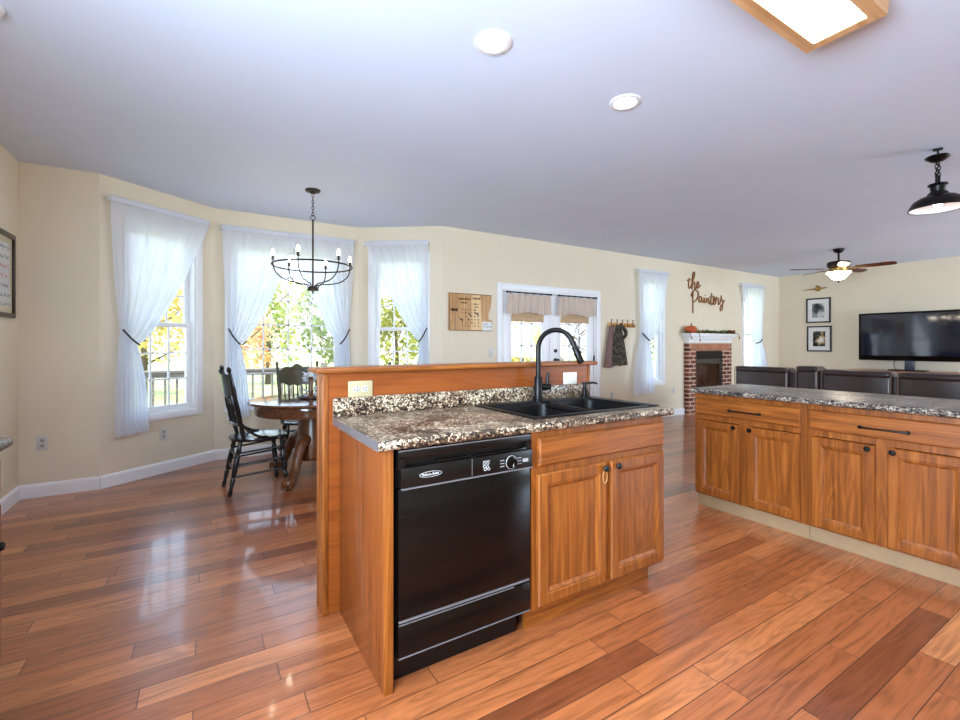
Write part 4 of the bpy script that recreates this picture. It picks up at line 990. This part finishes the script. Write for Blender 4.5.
fl = thing('ceiling_light', 'oak-framed fluorescent box light on the kitchen ceiling', 'ceiling light', (1.845, .885, H))
LX, LY = .61, .150; zl = -.095
b = MB()
for s in (-1, 1):
    b.poly([(-LX, s*LY, zl), (-LX, s*(LY-.05), zl), (-LX, s*(LY-.05), 0), (-LX, s*(LY+.012), 0)], (2*LX, 0, 0))
    b.poly([(s*LX, -LY+.05, zl), (s*(LX-.05), -LY+.05, zl), (s*(LX-.05), -LY+.05, 0), (s*(LX+.012), -LY+.05, 0)], (0, 2*LY-.1, 0))
b.obj('oak_frame', M['oak_lit'], fl, smooth=False)
MB().box(-LX+.05, LX-.05, -LY+.05, LY-.05, zl+.006, zl+.016, .002).obj('lens', M['lens'], fl)
for lab, x, y in (('left', 1.217, 1.864), ('right', 2.204, 1.904)):
    t = thing('recessed_light', '%s of the two round recessed ceiling lights' % lab, 'recessed light', (x, y, H))
    MB().lathe([(.066, -.002), (.066, -.008), (.085, -.010), (.092, -.006), (.092, 0), (.066, 0)], n=40).obj('trim_ring', M['trim'], t)
    MB().lathe([(0, -.003), (.066, -.003), (.066, -.001), (0, -.001)], n=40).obj('lamp', M['can'], t)

pd = thing('pendant_light', 'black barn-style pendant with chain hanging at the right edge', 'pendant light', (4.75, 1.125, 0))
MB().tube([(0, 0, H), (0, 0, H-.02), (.012, 0, H-.035), (.018, 0, H-.05), (.008, 0, H-.065), (-.012, 0, H-.055)], .006, 8).lathe([(0, H-.008), (.028, H-.008), (.03, H), (0, H)], n=20).obj('ceiling_hook', M['black_metal'], pd)
MB().lathe([(0, 2.685), (.03, 2.682), (.066, 2.676), (.074, 2.668), (.068, 2.658), (.04, 2.638), (.02, 2.63), (0, 2.63)], n=36).obj('dish', M['black_metal'], pd)
b = MB()
for x in (-.028, .028):
    z = 2.632
    for k in range(4):
        q = (k % 2)*PI/2; b.tube([(x+.009*math.cos(a*PI/5)*math.cos(q), .009*math.cos(a*PI/5)*math.sin(q), z-.014+.018*math.sin(a*PI/5)) for a in range(10)], .003, 6, True); z -= .026
b.obj('chain', M['black_metal'], pd)
b = MB(); b.tube([(-.03, 0, 2.54), (-.032, 0, 2.45)], .008, 8); b.tube([(.03, 0, 2.54), (.032, 0, 2.45)], .008, 8); b.tube([(-.03, 0, 2.535), (.03, 0, 2.535)], .006, 8)
b.obj('yoke', M['black_metal'], pd)
MB().lathe([(0, 2.465), (.055, 2.465), (.058, 2.455), (.045, 2.448), (.040, 2.41), (.055, 2.40), (.065, 2.38), (.10, 2.368), (.138, 2.342), (.160, 2.308), (.166, 2.286), (.171, 2.282), (.168, 2.276), (.161, 2.278)], n=48).obj('shade', M['black_metal'], pd)
MB().lathe([(.160, 2.280), (.155, 2.304), (.132, 2.337), (.092, 2.360), (.04, 2.374), (0, 2.376)], n=48).obj('shade_lining', M['trim'], pd)
MB().lathe([(0, 2.285), (.018, 2.292), (.028, 2.312), (.022, 2.34), (.014, 2.368), (0, 2.37)], n=20).obj('bulb', M['filament'], pd)

fn = thing('ceiling_fan', 'five-blade ceiling fan with a frosted light bowl in the living room', 'ceiling fan', (8.40, 3.10, 0))
MB().lathe([(0, H), (.075, H), (.074, H-.02), (.05, H-.055), (.02, H-.065), (0, H-.065)], n=32).obj('canopy', M['black_metal'], fn)
MB().cyl((0, 0, H-.06), (0, 0, 2.53), .014, n=12).obj('downrod', M['black_metal'], fn)
MB().lathe([(0, 2.545), (.06, 2.545), (.135, 2.53), (.148, 2.51), (.148, 2.465), (.13, 2.45), (0, 2.45)], n=40).obj('motor', M['bronze'], fn)
MB().lathe([(.10, 2.45), (.12, 2.43), (.115, 2.395), (.15, 2.375), (.15, 2.365), (0, 2.365)], n=40).obj('light_fitter', M['brass'], fn)
MB().lathe([(.150, 2.372), (.156, 2.364), (.138, 2.345), (.106, 2.305), (.078, 2.270), (.05, 2.256), (0, 2.252)], n=40).obj('light_bowl', M['bowl'], fn)
MB().lathe([(0, 2.205), (.010, 2.212), (.014, 2.23), (.010, 2.25), (0, 2.252)], n=14).obj('finial', M['bronze'], fn)
for k in range(5):
    a = math.radians(63+72*k); R4 = Matrix.Rotation(a, 4, 'Z') @ Matrix.Rotation(math.radians(-12), 4, 'X')
    ol2 = [(.21, -.050), (.42, -.064), (.60, -.068), (.645, -.056), (.667, -.03), (.672, 0), (.667, .03), (.645, .056), (.60, .068), (.42, .064), (.21, .050)]
    b = MB(); b.poly([tuple(R4 @ Vector((x, y, 0))+Vector((0, 0, 2.425))) for x, y in ol2], (0, 0, .009)); bl = b.obj('blade', M['walnut'], fn, smooth=False)
    b = MB(); b.poly([tuple(R4 @ Vector((x, y, -.004))+Vector((0, 0, 2.425))) for x, y in ((.10, -.02), (.20, -.018), (.27, -.045), (.34, 0), (.27, .045), (.20, .018), (.10, .02))], (0, 0, .006)); b.obj('blade_iron', M['brass'], bl, smooth=False)

sd = thing('smoke_detector', 'small round detector on the ceiling at the top left corner of the photo', 'smoke detector', (-.80, 2.80, H))
MB().lathe([(0, 0), (.062, 0), (.062, -.012), (.054, -.028), (.03, -.034), (0, -.034)], n=32).obj('housing', M['trim'], sd)
MB().lathe([(.0545, -.0275), (.0555, -.022), (.0535, -.022)], n=32).obj('vent_slot', M['slot'], sd)
